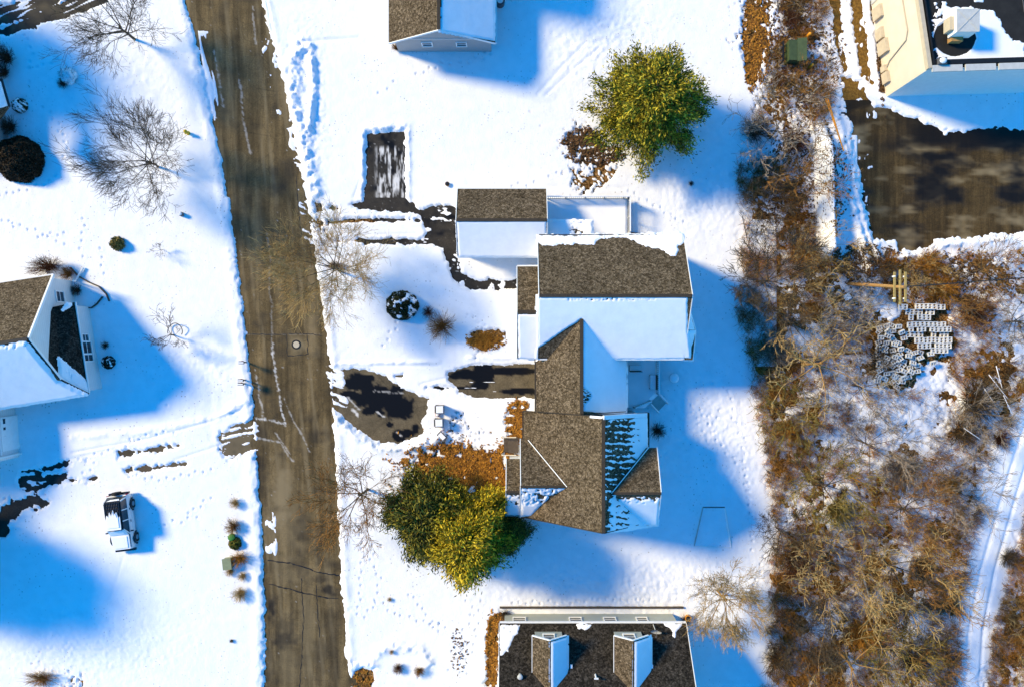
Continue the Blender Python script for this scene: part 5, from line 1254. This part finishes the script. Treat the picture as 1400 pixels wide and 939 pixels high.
# concrete blocks --------------------------------------------------
def block_mesh():
    m = MB(); L, B_, h = .42, .30, .2; t = .05
    xs = [-L/2, -L/2+t, -t/2, t/2, L/2-t, L/2]; ys = [-B_/2, -B_/2+t, B_/2-t, B_/2]
    for z, rev in ((h, False), (0, True)):
        for i in range(5):
            for j in range(3):
                if i in (1, 3) and j == 1: continue
                q = [(xs[i], ys[j], z), (xs[i+1], ys[j], z), (xs[i+1], ys[j+1], z), (xs[i], ys[j+1], z)]
                m.poly(q[::-1] if rev else q)
    def wallq(a, b): m.poly([(a[0], a[1], 0), (b[0], b[1], 0), (b[0], b[1], h), (a[0], a[1], h)])
    c = [(-L/2, -B_/2), (L/2, -B_/2), (L/2, B_/2), (-L/2, B_/2)]
    for i in range(4): wallq(c[i], c[(i+1) % 4])
    for i in (1, 3):
        c = [(xs[i], ys[1]), (xs[i], ys[2]), (xs[i+1], ys[2]), (xs[i+1], ys[1])]
        for k in range(4): wallq(c[k], c[(k+1) % 4])
    me = bpy.data.meshes.new('concrete_block'); me.from_pydata(m.v, [], m.f); me.materials.append(MAT['blk']); me.update(); return me
MAT['blk'] = mat_plain('frosted_concrete', (.72, .7, .66), .9, .2, 10)
BM = block_mesh()
def block(px, py, z, rz, label, group, sc=1.0, tilt=0.0):
    o = link(bpy.data.objects.new('concrete_block', BM)); P = W(px, py); o.location = (P.x, P.y, z+gh(px, py)*.8); o.rotation_euler = (tilt, 0, rz); o.scale = (sc, sc, 1.0)
    tag(o, label, 'concrete block', group); ORG[o.name] = Vector(o.location)
q = random.Random(5)
for r_i, (yy, a, b) in enumerate(((420, 1226, 1290), (427, 1238, 1272), (434, 1240, 1268), (444, 1238, 1286), (450, 1240, 1294), (457, 1238, 1292), (465, 1248, 1294), (473, 1252, 1292), (479, 1264, 1290))):
    x = a
    while x < b:
        if q.random() < .82: block(x, yy+q.uniform(-.6, .6), .25 if r_i in (1, 5) else .5, math.pi/2+q.uniform(-.06, .06), 'frosted hollow block in the neat right-hand rows of the block dump', 'blocks in neat rows', 1.15)
        x += 5.2+q.uniform(0, .8)
for (x0_, y0_, x1_, y1_, n) in ((1200, 448, 1196, 520, 12), (1208, 446, 1206, 524, 12), (1217, 444, 1218, 522, 12), (1226, 470, 1224, 528, 9), (1236, 480, 1230, 522, 7), (1246, 482, 1240, 516, 6), (1222, 446, 1232, 462, 3), (1256, 482, 1250, 508, 4), (1268, 484, 1270, 496, 2)):
    for i in range(n):
        t = i/max(1, n-1); block(x0_+(x1_-x0_)*t+q.uniform(-1.5, 1.5), y0_+(y1_-y0_)*t+q.uniform(-1.2, 1.2), q.uniform(.15, .6), q.uniform(-.5, .5)+(.3 if i % 2 else -.1), 'grey hollow block in the toppled left-hand heap of the block dump', 'blocks in the toppled heap', 1.15, q.uniform(-.5, .5))
# utility pole, its wires, barrier, transformer ------------------------
up = empty('utility_pole', W(1160, 388), 'leaning orange-brown utility pole with three pale crossarms right of the snow bank', 'utility pole')
base = W(1160, 388, -.1); top = W(1237, 393, 8.6)
m = MB(); m.tube(base, top, .16, .12, 10); m.build('pole', 'polewood', up)
for x, a, b, hh in ((1223, 372, 413, 7.5), (1230.5, 369, 417, 8.1), (1238, 372, 413, 8.5)):
    m = MB(); m.bar(W(x, a, hh), W(x, b, hh), .13, .12); m.build('crossarm', 'yellowwood', up)
for x in (1223, 1238):
    for y in (378, 408):
        m = MB(); p = W(x, y, 8.35); m.tube(p-V3((0, 0, .25)), p+V3((0, 0, .1)), .07, .04, 8); m.build('insulator', 'white', up)
m = MB(); prev = None
for i in range(25):
    t = i/24; P = W(1238, 392, 8.5).lerp(W(1560, 366, 8.5), t)+V3((0, 0, -1.4*4*t*(1-t)))
    if prev is not None: m.tube(prev, P, .045, .045, 5)
    prev = P
o = m.build('power_cable', 'black'); rebase(o, W(1238, 392, 8.5)); tag(o, 'thick black cable running right from the leaning utility pole', 'cable')
ob = empty('barrier_arm', W(1129, 133), 'orange two-rail barrier arm beside the narrow snow strip left of the parking lot', 'barrier')
m = MB(); m.tube(W(1129, 133, 0), W(1129, 133, 1.2), .13, .11, 8); m.build('pivot_post', 'black', ob)
for s in (-1, 1):
    m = MB(); m.tube(W(1130+s*1.4, 134, 1.1), W(1153.5, 207, .9), .05, .05, 6); m.build('rail', 'orange', ob)
tf = empty('transformer_box', W(1080, 75), 'dark green steel transformer box in the brush between two orange bollards', 'transformer box')
P = W(1079, 77); m = MB(); m.box((P.x, P.y, .08), (1.9, 2.0, .16)); m.build('pad', 'concrete', tf)
m = MB(); m.box((P.x+.1, P.y, .7), (1.2, 1.7, 1.15)); m.build('cabinet', 'greenbox', tf)
m = MB(); m.slab([(P.x+.2, P.y-.95, 1.3), (P.x+.9, P.y-.95, 1.5), (P.x+.9, P.y+.95, 1.5), (P.x+.2, P.y+.95, 1.3)], .1); m.build('lid', 'greenbox', tf)
m = MB(); 
for y_ in (-.8, -.3, .3, .8): m.bar((P.x-.9, P.y+y_, .3), (P.x-.9, P.y+y_, 1.0), .12, .06)
m.bar((P.x-.9, P.y-.85, 1.0), (P.x-.9, P.y+.85, 1.0), .12, .06); m.build('cooling_fin', 'black', tf)
for x, y, w_ in ((1101, 53, 'upper'), (1104, 95, 'lower')):
    P = W(x, y); o = empty('bollard', P, w_+' orange bollard beside the green transformer box', 'bollard')
    m = MB(); m.tube((P.x, P.y, 0), (P.x, P.y, .95), .13, .13, 12); m.build('post', 'orange', o); m = MB(); m.dome((P.x, P.y, .95), .13, .13, .08, 12, 3); m.build('cap', 'orange', o)
P = W(1153, 407); o = empty('utility_cabinet', P, 'small light grey cabinet in the thicket just below the utility pole foot', 'cabinet')
m = MB(); m.box((P.x, P.y, .35), (.5, .45, .7), .5); m.build('cabinet', 'greyplastic', o); m = MB(); m.box((P.x, P.y, .73), (.56, .5, .06), .5); m.build('lid', 'white', o)
P = W(1204, 178, 0)
# street side things -------------------------------------------------
P = W(315, 767); o = empty('utility_box', P, 'pale green utility box in the snow among tufts left of the street', 'utility box')
m = MB(); m.box((P.x, P.y, .38), (.66, .85, .7), .12); m.build('cabinet', 'palegreen', o); m = MB(); m.box((P.x, P.y, .76), (.74, .94, .06), .12); m.build('lid', 'palegreen', o)
P = W(318, 732); o = empty('bucket', P, 'bright green bucket lying among the bushes left of the street', 'bucket')
m = MB(); m.tube((P.x, P.y, 0), (P.x+.1, P.y, .5), .24, .3, 16); m.build('tub', 'brightgreen', o); m = MB(); m.dome((P.x+.1, P.y, .5), .31, .31, .12, 16, 3); m.build('lid', 'brightgreen', o)
P = W(258, 183); o = empty('fire_hydrant', P, 'yellow fire hydrant standing in the snow left of the street', 'fire hydrant')
m = MB(); m.tube((P.x, P.y, 0), (P.x, P.y, .62), .13, .12, 12); m.tube((P.x, P.y, .05), (P.x, P.y, .1), .18, .18, 12); m.build('barrel', 'yellow', o)
m = MB(); m.dome((P.x, P.y, .62), .16, .16, .14, 12, 4); m.tube((P.x, P.y, .74), (P.x, P.y, .82), .04, .04, 6); m.build('bonnet', 'yellow', o)
for a in (0, 2.1, 4.2):
    m = MB(); d = V3((math.cos(a), math.sin(a), 0)); m.tube(P+V3((0, 0, .45))+d*.1, P+V3((0, 0, .45))+d*.22, .065, .065, 8); m.build('outlet', 'yellow', o)
P = W(250, 294); o = empty('stone_marker', P, 'small dark boundary marker with a snowy top between the left lawn trees', 'marker')
m = MB(); m.box((P.x, P.y, .25), (.28, .28, .5), .4, .9); m.build('post', 'greyplastic', o); m = MB(); m.dome((P.x, P.y, .5), .15, .15, .07, 8, 3); m.build('snow_cap', 'roofsnow', o)
def mailbox(px, py, rz, label, z=1.05):
    P = W(px, py); o = empty('mailbox', P, label, 'mailbox'); d = V3((math.cos(rz), math.sin(rz), 0)); s = V3((-d.y, d.x, 0))
    m = MB(); m.box((P.x, P.y, .5), (.1, .1, 1.0)); m.build('post', 'deckwood', o)
    m = MB(); n = 7; vs = []; c = P+V3((0, 0, z)); 
    for e in (-.22, .22):
        vs += [c+d*e-s*.12, c+d*e+s*.12]+[c+d*e+s*(.12*math.cos(math.pi*i/n))+V3((0, 0, .12+.1*math.sin(math.pi*i/n))) for i in range(n+1)]
    k = n+3; fs = [tuple(range(k-1, -1, -1)), tuple(range(k, 2*k))]+[(i, (i+1) % k, k+(i+1) % k, k+i) for i in range(k)]
    # order the section as a loop: bottom left, bottom right, arch
    m.add(vs, fs); m.build('box', 'black', o); m = MB(); m.box(c+d*.1+s*.14+V3((0, 0, .16)), (.1, .03, .14), rz); m.build('flag', 'red', o)
    m = MB(); m.bar(c-d*.24+V3((0, 0, .235)), c+d*.24+V3((0, 0, .235)), .12, .05); m.build('snow_cap', 'roofsnow', o)
mailbox(337, 495, 0, 'single black mailbox at the left kerb above the pair')
mailbox(336, 519, 0, 'upper mailbox of the pair at the left kerb, level with the puddled driveway')
mailbox(336, 524, 0, 'lower mailbox of the pair at the left kerb, level with the puddled driveway')
# hoop around the little tree
P = W(242, 452); m = MB(); prev = None
for i in range(17):
    a = -.6+4.2*i/16; p = P+V3((math.cos(a)*.62, math.sin(a)*.62, .35+.1*math.sin(a*2)))
    if prev is not None: m.tube(prev, p, .035, .035, 5)
    prev = p
o = m.build('tree_guard_hoop', 'black'); rebase(o, P); tag(o, 'dark wire hoop standing around the little bare tree', 'tree guard')
# garden edging curves by the left house
for pts, lb in (([(97,366),(108,378),(122,386),(136,392),(146,402),(150,412)], 'outer dark curved garden edging by the top corner of the left house'), ([(106,421),(126,421),(133,416),(141,406)], 'short curved edging closing the bed beside the bay wall')):
    m = MB()
    for a, b in zip(pts[:-1], pts[1:]): m.bar(W(*a, .12), W(*b, .12), .09, .3)
    o = m.build('garden_edging', 'deckwood'); rebase(o, W(*pts[0])); tag(o, lb, 'edging')
# manhole
P = W(405, 471); o = empty('manhole', V3((P.x, P.y, 0)), 'round tan manhole cover in its square patch in the middle of the street', 'manhole cover')
m = MB(); m.tube((P.x, P.y, -.008), (P.x, P.y, .012), .27, .27, 28); m.build('cover', 'creamtrim', o)
m = MB(); n = 28
for i in range(n):
    a, b = 2*math.pi*i/n, 2*math.pi*(i+1)/n; m.poly([(P.x+math.cos(t)*r_, P.y+math.sin(t)*r_, .006) for t, r_ in ((a, .29), (a, .4), (b, .4), (b, .29))])
m.build('rim', 'black', o)
# stump / pot by the garage
P = W(612, 253); o = empty('flower_pot', P, 'small dark pot with orange rim above the garage wing', 'flower pot')
m = MB(); m.tube((P.x, P.y, 0), (P.x, P.y, .35), .14, .2, 12); m.build('pot', 'polewood', o); m = MB(); m.tube((P.x, P.y, .33), (P.x, P.y, .37), .17, .17, 12); m.build('soil', 'black', o)
P = W(1, 1); P = W(939, 842); o = empty('flower_pot', P, 'orange-rimmed dark pot at the top right corner of the bottom house', 'flower pot')
m = MB(); m.tube((P.x, P.y, 0), (P.x, P.y, .5), .18, .27, 14); m.build('pot', 'orange', o); m = MB(); m.tube((P.x, P.y, .46), (P.x, P.y, .51), .2, .2, 14); m.build('soil', 'black', o)
# bins -----------------------------------------------------------------
def trash_bin(px, py, rz, label, bucket_at, blabel, lying=False):
    P = W(px, py); o = empty('trash_bin', P, label, 'trash bin')
    if lying:
        m = MB(); m.bar(P+V3((-.3, .35, .25)), P+V3((.3, -.25, .25)), .5, .45); m.build('body', 'greyplastic', o)
        m = MB(); m.bar(P+V3((.3, -.3, .25)), P+V3((-.35, -.45, .2)), .08, .5); m.build('lid', 'greyplastic', o); m = MB(); m.bar(P+V3((-.22, .28, .5)), P+V3((.2, -.15, .5)), .36, .06); m.build('snow_cap', 'roofsnow', o)
    else:
        m = MB(); m.box((P.x, P.y, .5), (.58, .62, 1.0), rz, 1.0); m.build('body', 'greyplastic', o)
        m = MB(); m.box((P.x, P.y, 1.04), (.72, .72, .07), rz); lid = m.build('lid', 'greyplastic', o)
        m = MB(); m.box((P.x, P.y, 1.12), (.6, .6, .1), rz, .9); m.build('snow_cap', 'roofsnow', lid)
        m = MB(); m.bar((P.x-.4, P.y-.3, 1.0), (P.x-.4, P.y+.3, 1.0), .06, .06); m.build('handle', 'black', o)
        for s in (-.28, .28):
            m = MB(); m.tube((P.x-.33, P.y+s-.04, .13), (P.x-.33, P.y+s+.04, .13), .13, .13, 12); m.build('wheel', 'tyre', o)
    if bucket_at:
        Q = W(*bucket_at); b = empty('bucket', Q, blabel, 'bucket')
        m = MB(); m.tube((Q.x, Q.y, 0), (Q.x, Q.y, .4), .13, .18, 14); m.build('tub', 'red', b); m = MB(); m.dome((Q.x, Q.y, .38), .16, .16, .08, 14, 3); m.build('snow_fill', 'roofsnow', b)
trash_bin(603, 558, .03, 'upper snow-topped trash bin beside the puddled driveway', (598.5, 566), 'small red-rimmed bucket between the two upright trash bins')
trash_bin(602, 576, .03, 'lower upright snow-topped trash bin beside the puddled driveway', (605, 585), 'small red-rimmed bucket below the lower upright trash bin')
trash_bin(605, 596, 0, 'tipped-over trash bin half buried in the snow bank by the driveway', None, None, True)
# goal frame
gf = empty('goal_frame', W(975, 748), 'trapezoid metal goal frame lying on the shaded snow behind the house', 'goal frame')
for a, b, r_, mt in (((949, 746, .06), (961, 693, .7), .09, 'deckrail'), ((961, 693, .7), (991, 693, .7), .08, 'greyplastic'), ((991, 693, .7), (1000, 748, .06), .09, 'white'), ((949, 746, .09), (1000, 748, .09), .08, 'white')):
    m = MB(); m.tube(W(*a), W(*b), r_*.65, r_*.65, 7); m.build('frame_tube', mt, gf)
m = MB()
for t in np.linspace(0, 1, 12)[1:-1]:
    a = W(949, 746, .06).lerp(W(1000, 748, .06), t); b = W(961, 693, .7).lerp(W(991, 693, .7), t); m.tube(a, b, .008, .008, 3)
for t in np.linspace(0, 1, 10)[1:-1]:
    a = W(949, 746, .06).lerp(W(961, 693, .7), t); b = W(1000, 748, .06).lerp(W(991, 693, .7), t); m.tube(a, b, .008, .008, 3)
pass
# the parked vehicle ------------------------------------------------------
cr = empty('parked_car', W(171, 709), 'snow-laden black and white off-road car with a roof rack', 'car')
CA = math.radians(187); cp = W(173, 710)
def cl(x, y, z): return V3((cp.x+x*math.cos(CA)-y*math.sin(CA), cp.y+x*math.sin(CA)+y*math.cos(CA), z+.05))
def loft(m, secs):
    """secs: list of (y, [(x,z)...])"""
    k = len(secs[0][1]); vs = []
    for y, s in secs: vs += [cl(x, y, z) for x, z in s]
    fs = [tuple(range(k)), tuple(range((len(secs)-1)*k+k-1, (len(secs)-1)*k-1, -1))]
    for j in range(len(secs)-1):
        for i in range(k): fs.append((j*k+i, (j+1)*k+i, (j+1)*k+(i+1) % k, j*k+(i+1) % k))
    m.add(vs, fs)
def sec(w_, zt, zb=.42, cham=.1): return [(-w_, zb), (-w_-.02, zt-cham-.1), (-w_+.08, zt), (w_-.08, zt), (w_+.02, zt-cham-.1), (w_, zb)]
m = MB(); loft(m, [(2.28, sec(.72, .84, .5)), (2.15, sec(.82, .98)), (1.2, sec(.9, 1.05)), (.9, sec(.92, 1.08)), (-2.1, sec(.92, 1.08)), (-2.3, sec(.86, 1.0, .48))]); body = m.build('body', 'carwhite', cr)
m = MB(); m.slab([cl(-.74, 2.1, 1.0), cl(.74, 2.1, 1.0), cl(.78, 1.0, 1.12), cl(-.78, 1.0, 1.12)], .06); m.build('bonnet', 'carblack', cr)
m = MB(); loft(m, [(.95, [(-.8, 1.05), (-.78, 1.1), (.78, 1.1), (.8, 1.05)]), (.4, [(-.82, 1.05), (-.68, 1.68), (.68, 1.68), (.82, 1.05)]), (-1.9, [(-.82, 1.05), (-.68, 1.7), (.68, 1.7), (.82, 1.05)]), (-2.22, [(-.8, 1.05), (-.74, 1.12), (.74, 1.12), (.8, 1.05)])]); m.build('cabin', 'glass', cr)
m = MB(); m.slab([cl(-.66, .42, 1.76), cl(.66, .42, 1.76), cl(.66, -1.95, 1.78), cl(-.66, -1.95, 1.78)], .09); rf = m.build('roof', 'carblack', cr)
for y in (.95, -.25, -1.15, -2.1):
    for s in (-1, 1):
        m = MB(); yt = .42 if y > .5 else (-1.93 if y < -2 else y); m.bar(cl(s*.8, y, 1.06), cl(s*.67, yt, 1.72), .09, .07); m.build('pillar', 'carwhite', cr)
rk = MB()
for s in (-.6, .6): rk.bar(cl(s, .3, 1.88), cl(s, -1.85, 1.9), .05, .05)
for i in range(9): y = .25-i*.26; rk.bar(cl(-.62, y, 1.9), cl(.62, y, 1.9), .05, .035)
rk.build('roof_rack', 'carblack', rf)
def car_snow(pts, th, nme='snow_load'):
    m = MB(); a = [cl(*p) for p in pts]; m.slab(a, th); c = sum(a, V3((0, 0, 0)))/len(a); m.slab([c+(p-c)*.8+V3((0, 0, .05)) for p in a], .06); m.build(nme, 'roofsnow', cr)
car_snow([(-.62, .38, 1.99), (.62, .38, 1.99), (.62, -.35, 1.99), (.45, -.9, 1.99), (.3, -.7, 1.99), (.2, -1.15, 1.99), (.05, -.8, 1.99), (-.1, -1.3, 1.99), (-.22, -.85, 1.99), (-.38, -1.1, 1.99), (-.5, -.6, 1.99), (-.62, -.7, 1.99)], .07)
for i in range(9):
    m = MB(); x_ = -.56+.14*i; m.bar(cl(x_, -.5, 1.83), cl(x_, -1.92, 1.83), .03, .05); m.build('roof_rib', 'greyplastic', rf)
car_snow([(-.62, .5, 1.64), (.66, .5, 1.64), (.74, 1.0, 1.22), (-.72, 1.0, 1.22)], .1); car_snow([(-.74, 1.0, 1.24), (.76, 1.0, 1.24), (.7, 2.22, 1.12), (-.7, 2.22, 1.12)], .14)
car_snow([(-.6, -1.99, 1.74), (.5, -1.99, 1.74), (.2, -2.08, 1.6), (-.5, -2.1, 1.6)], .04)
for y in (1.45, -1.4):
    for s in (-1, 1):
        m = MB(); m.tube(cl(s*.72, y, .38), cl(s*.98, y, .38), .39, .39, 20); ty = m.build('wheel', 'tyre', cr)
        m = MB(); m.tube(cl(s*.9, y, .38), cl(s*.99, y, .38), .22, .2, 14); m.build('rim', 'rim', ty)
        m = MB(); prev = None
        for i in range(9):
            a = math.pi*i/8; p = cl(s*.97, y+math.cos(a)*.5, .38+math.sin(a)*.5)
            if prev is not None: m.bar(prev, p, .16, .05)
            prev = p
        m.build('fender', 'carblack', cr)
for s in (-1, 1):
    m = MB(); p = cl(s*.6, 2.27, .75); m.tube(p, p+V3((0, .05, 0)), .12, .12, 12); m.build('headlight', 'gutter', cr)
    m = MB(); m.box(cl(s*.8, -2.31, .85), (.14, .06, .3), CA); m.build('tail_light', 'redlens', cr)
    m = MB(); m.box(cl(s*1.05, .72, 1.15), (.2, .1, .16), CA); m.build('mirror', 'carblack', cr)
    for y in (.05, -.95):
        m = MB(); m.bar(cl(s*.945, y-.05, .95), cl(s*.945, y-.22, .95), .03, .04); m.build('door_handle', 'carblack', cr)
m = MB(); m.bar(cl(-.85, 2.4, .55), cl(.85, 2.4, .55), .18, .22); m.build('bumper', 'carblack', cr); m = MB(); m.bar(cl(-.85, -2.4, .55), cl(.85, -2.4, .55), .16, .22); m.build('bumper', 'carblack', cr)
m = MB(); m.tube(cl(0, -2.36, .95), cl(0, -2.58, .95), .36, .36, 20); m.build('spare_wheel', 'tyre', cr)
# ================================================================ CAMERA AND LIGHT
cam = bpy.data.cameras.new('camera'); co = bpy.data.objects.new('camera', cam); COL.objects.link(co)
co.location = (0, 0, H); co.rotation_euler = (0, 0, 0)
cam.sensor_width = 36; cam.lens = 36*H/(1400/PPM); cam.clip_end = 3000; cam.shift_y = 0.5/1400
S.camera = co
ELEV = math.radians(31); AZ = math.radians(22)
ld = Vector((math.cos(ELEV)*math.cos(AZ), -math.cos(ELEV)*math.sin(AZ), -math.sin(ELEV)))
sun = bpy.data.lights.new('sun', 'SUN'); so = bpy.data.objects.new('sun', sun); COL.objects.link(so)
sun.energy = 3.3; sun.angle = math.radians(10.0); sun.color = (1, .79, .42)
so.rotation_euler = ld.to_track_quat('-Z', 'Y').to_euler()
w = bpy.data.worlds.new('World'); S.world = w; w.use_nodes = True; nt = w.node_tree
bg = nt.nodes['Background']; sky = nt.nodes.new('ShaderNodeTexSky'); sky.sky_type = 'NISHITA'; sky.sun_disc = False
sky.sun_elevation = ELEV; sky.sun_rotation = math.atan2(-ld.x, -ld.y); sky.air_density = 1.2; sky.dust_density = .2; sky.ozone_density = 4
hs = nt.nodes.new('ShaderNodeHueSaturation'); hs.inputs['Saturation'].default_value = 1.75
nt.links.new(sky.outputs[0], hs.inputs['Color']); tint = nt.nodes.new('ShaderNodeMix'); tint.data_type = 'RGBA'; tint.blend_type = 'MULTIPLY'; tint.inputs[0].default_value = 1; tint.inputs[7].default_value = (.75, 1.0, 1.03, 1)
nt.links.new(hs.outputs[0], tint.inputs[6]); nt.links.new(tint.outputs[2], bg.inputs[0]); bg.inputs[1].default_value = .15
S.view_settings.view_transform = 'Standard'; S.view_settings.look = 'None'; S.view_settings.exposure = 1.0; S.view_settings.gamma = 1
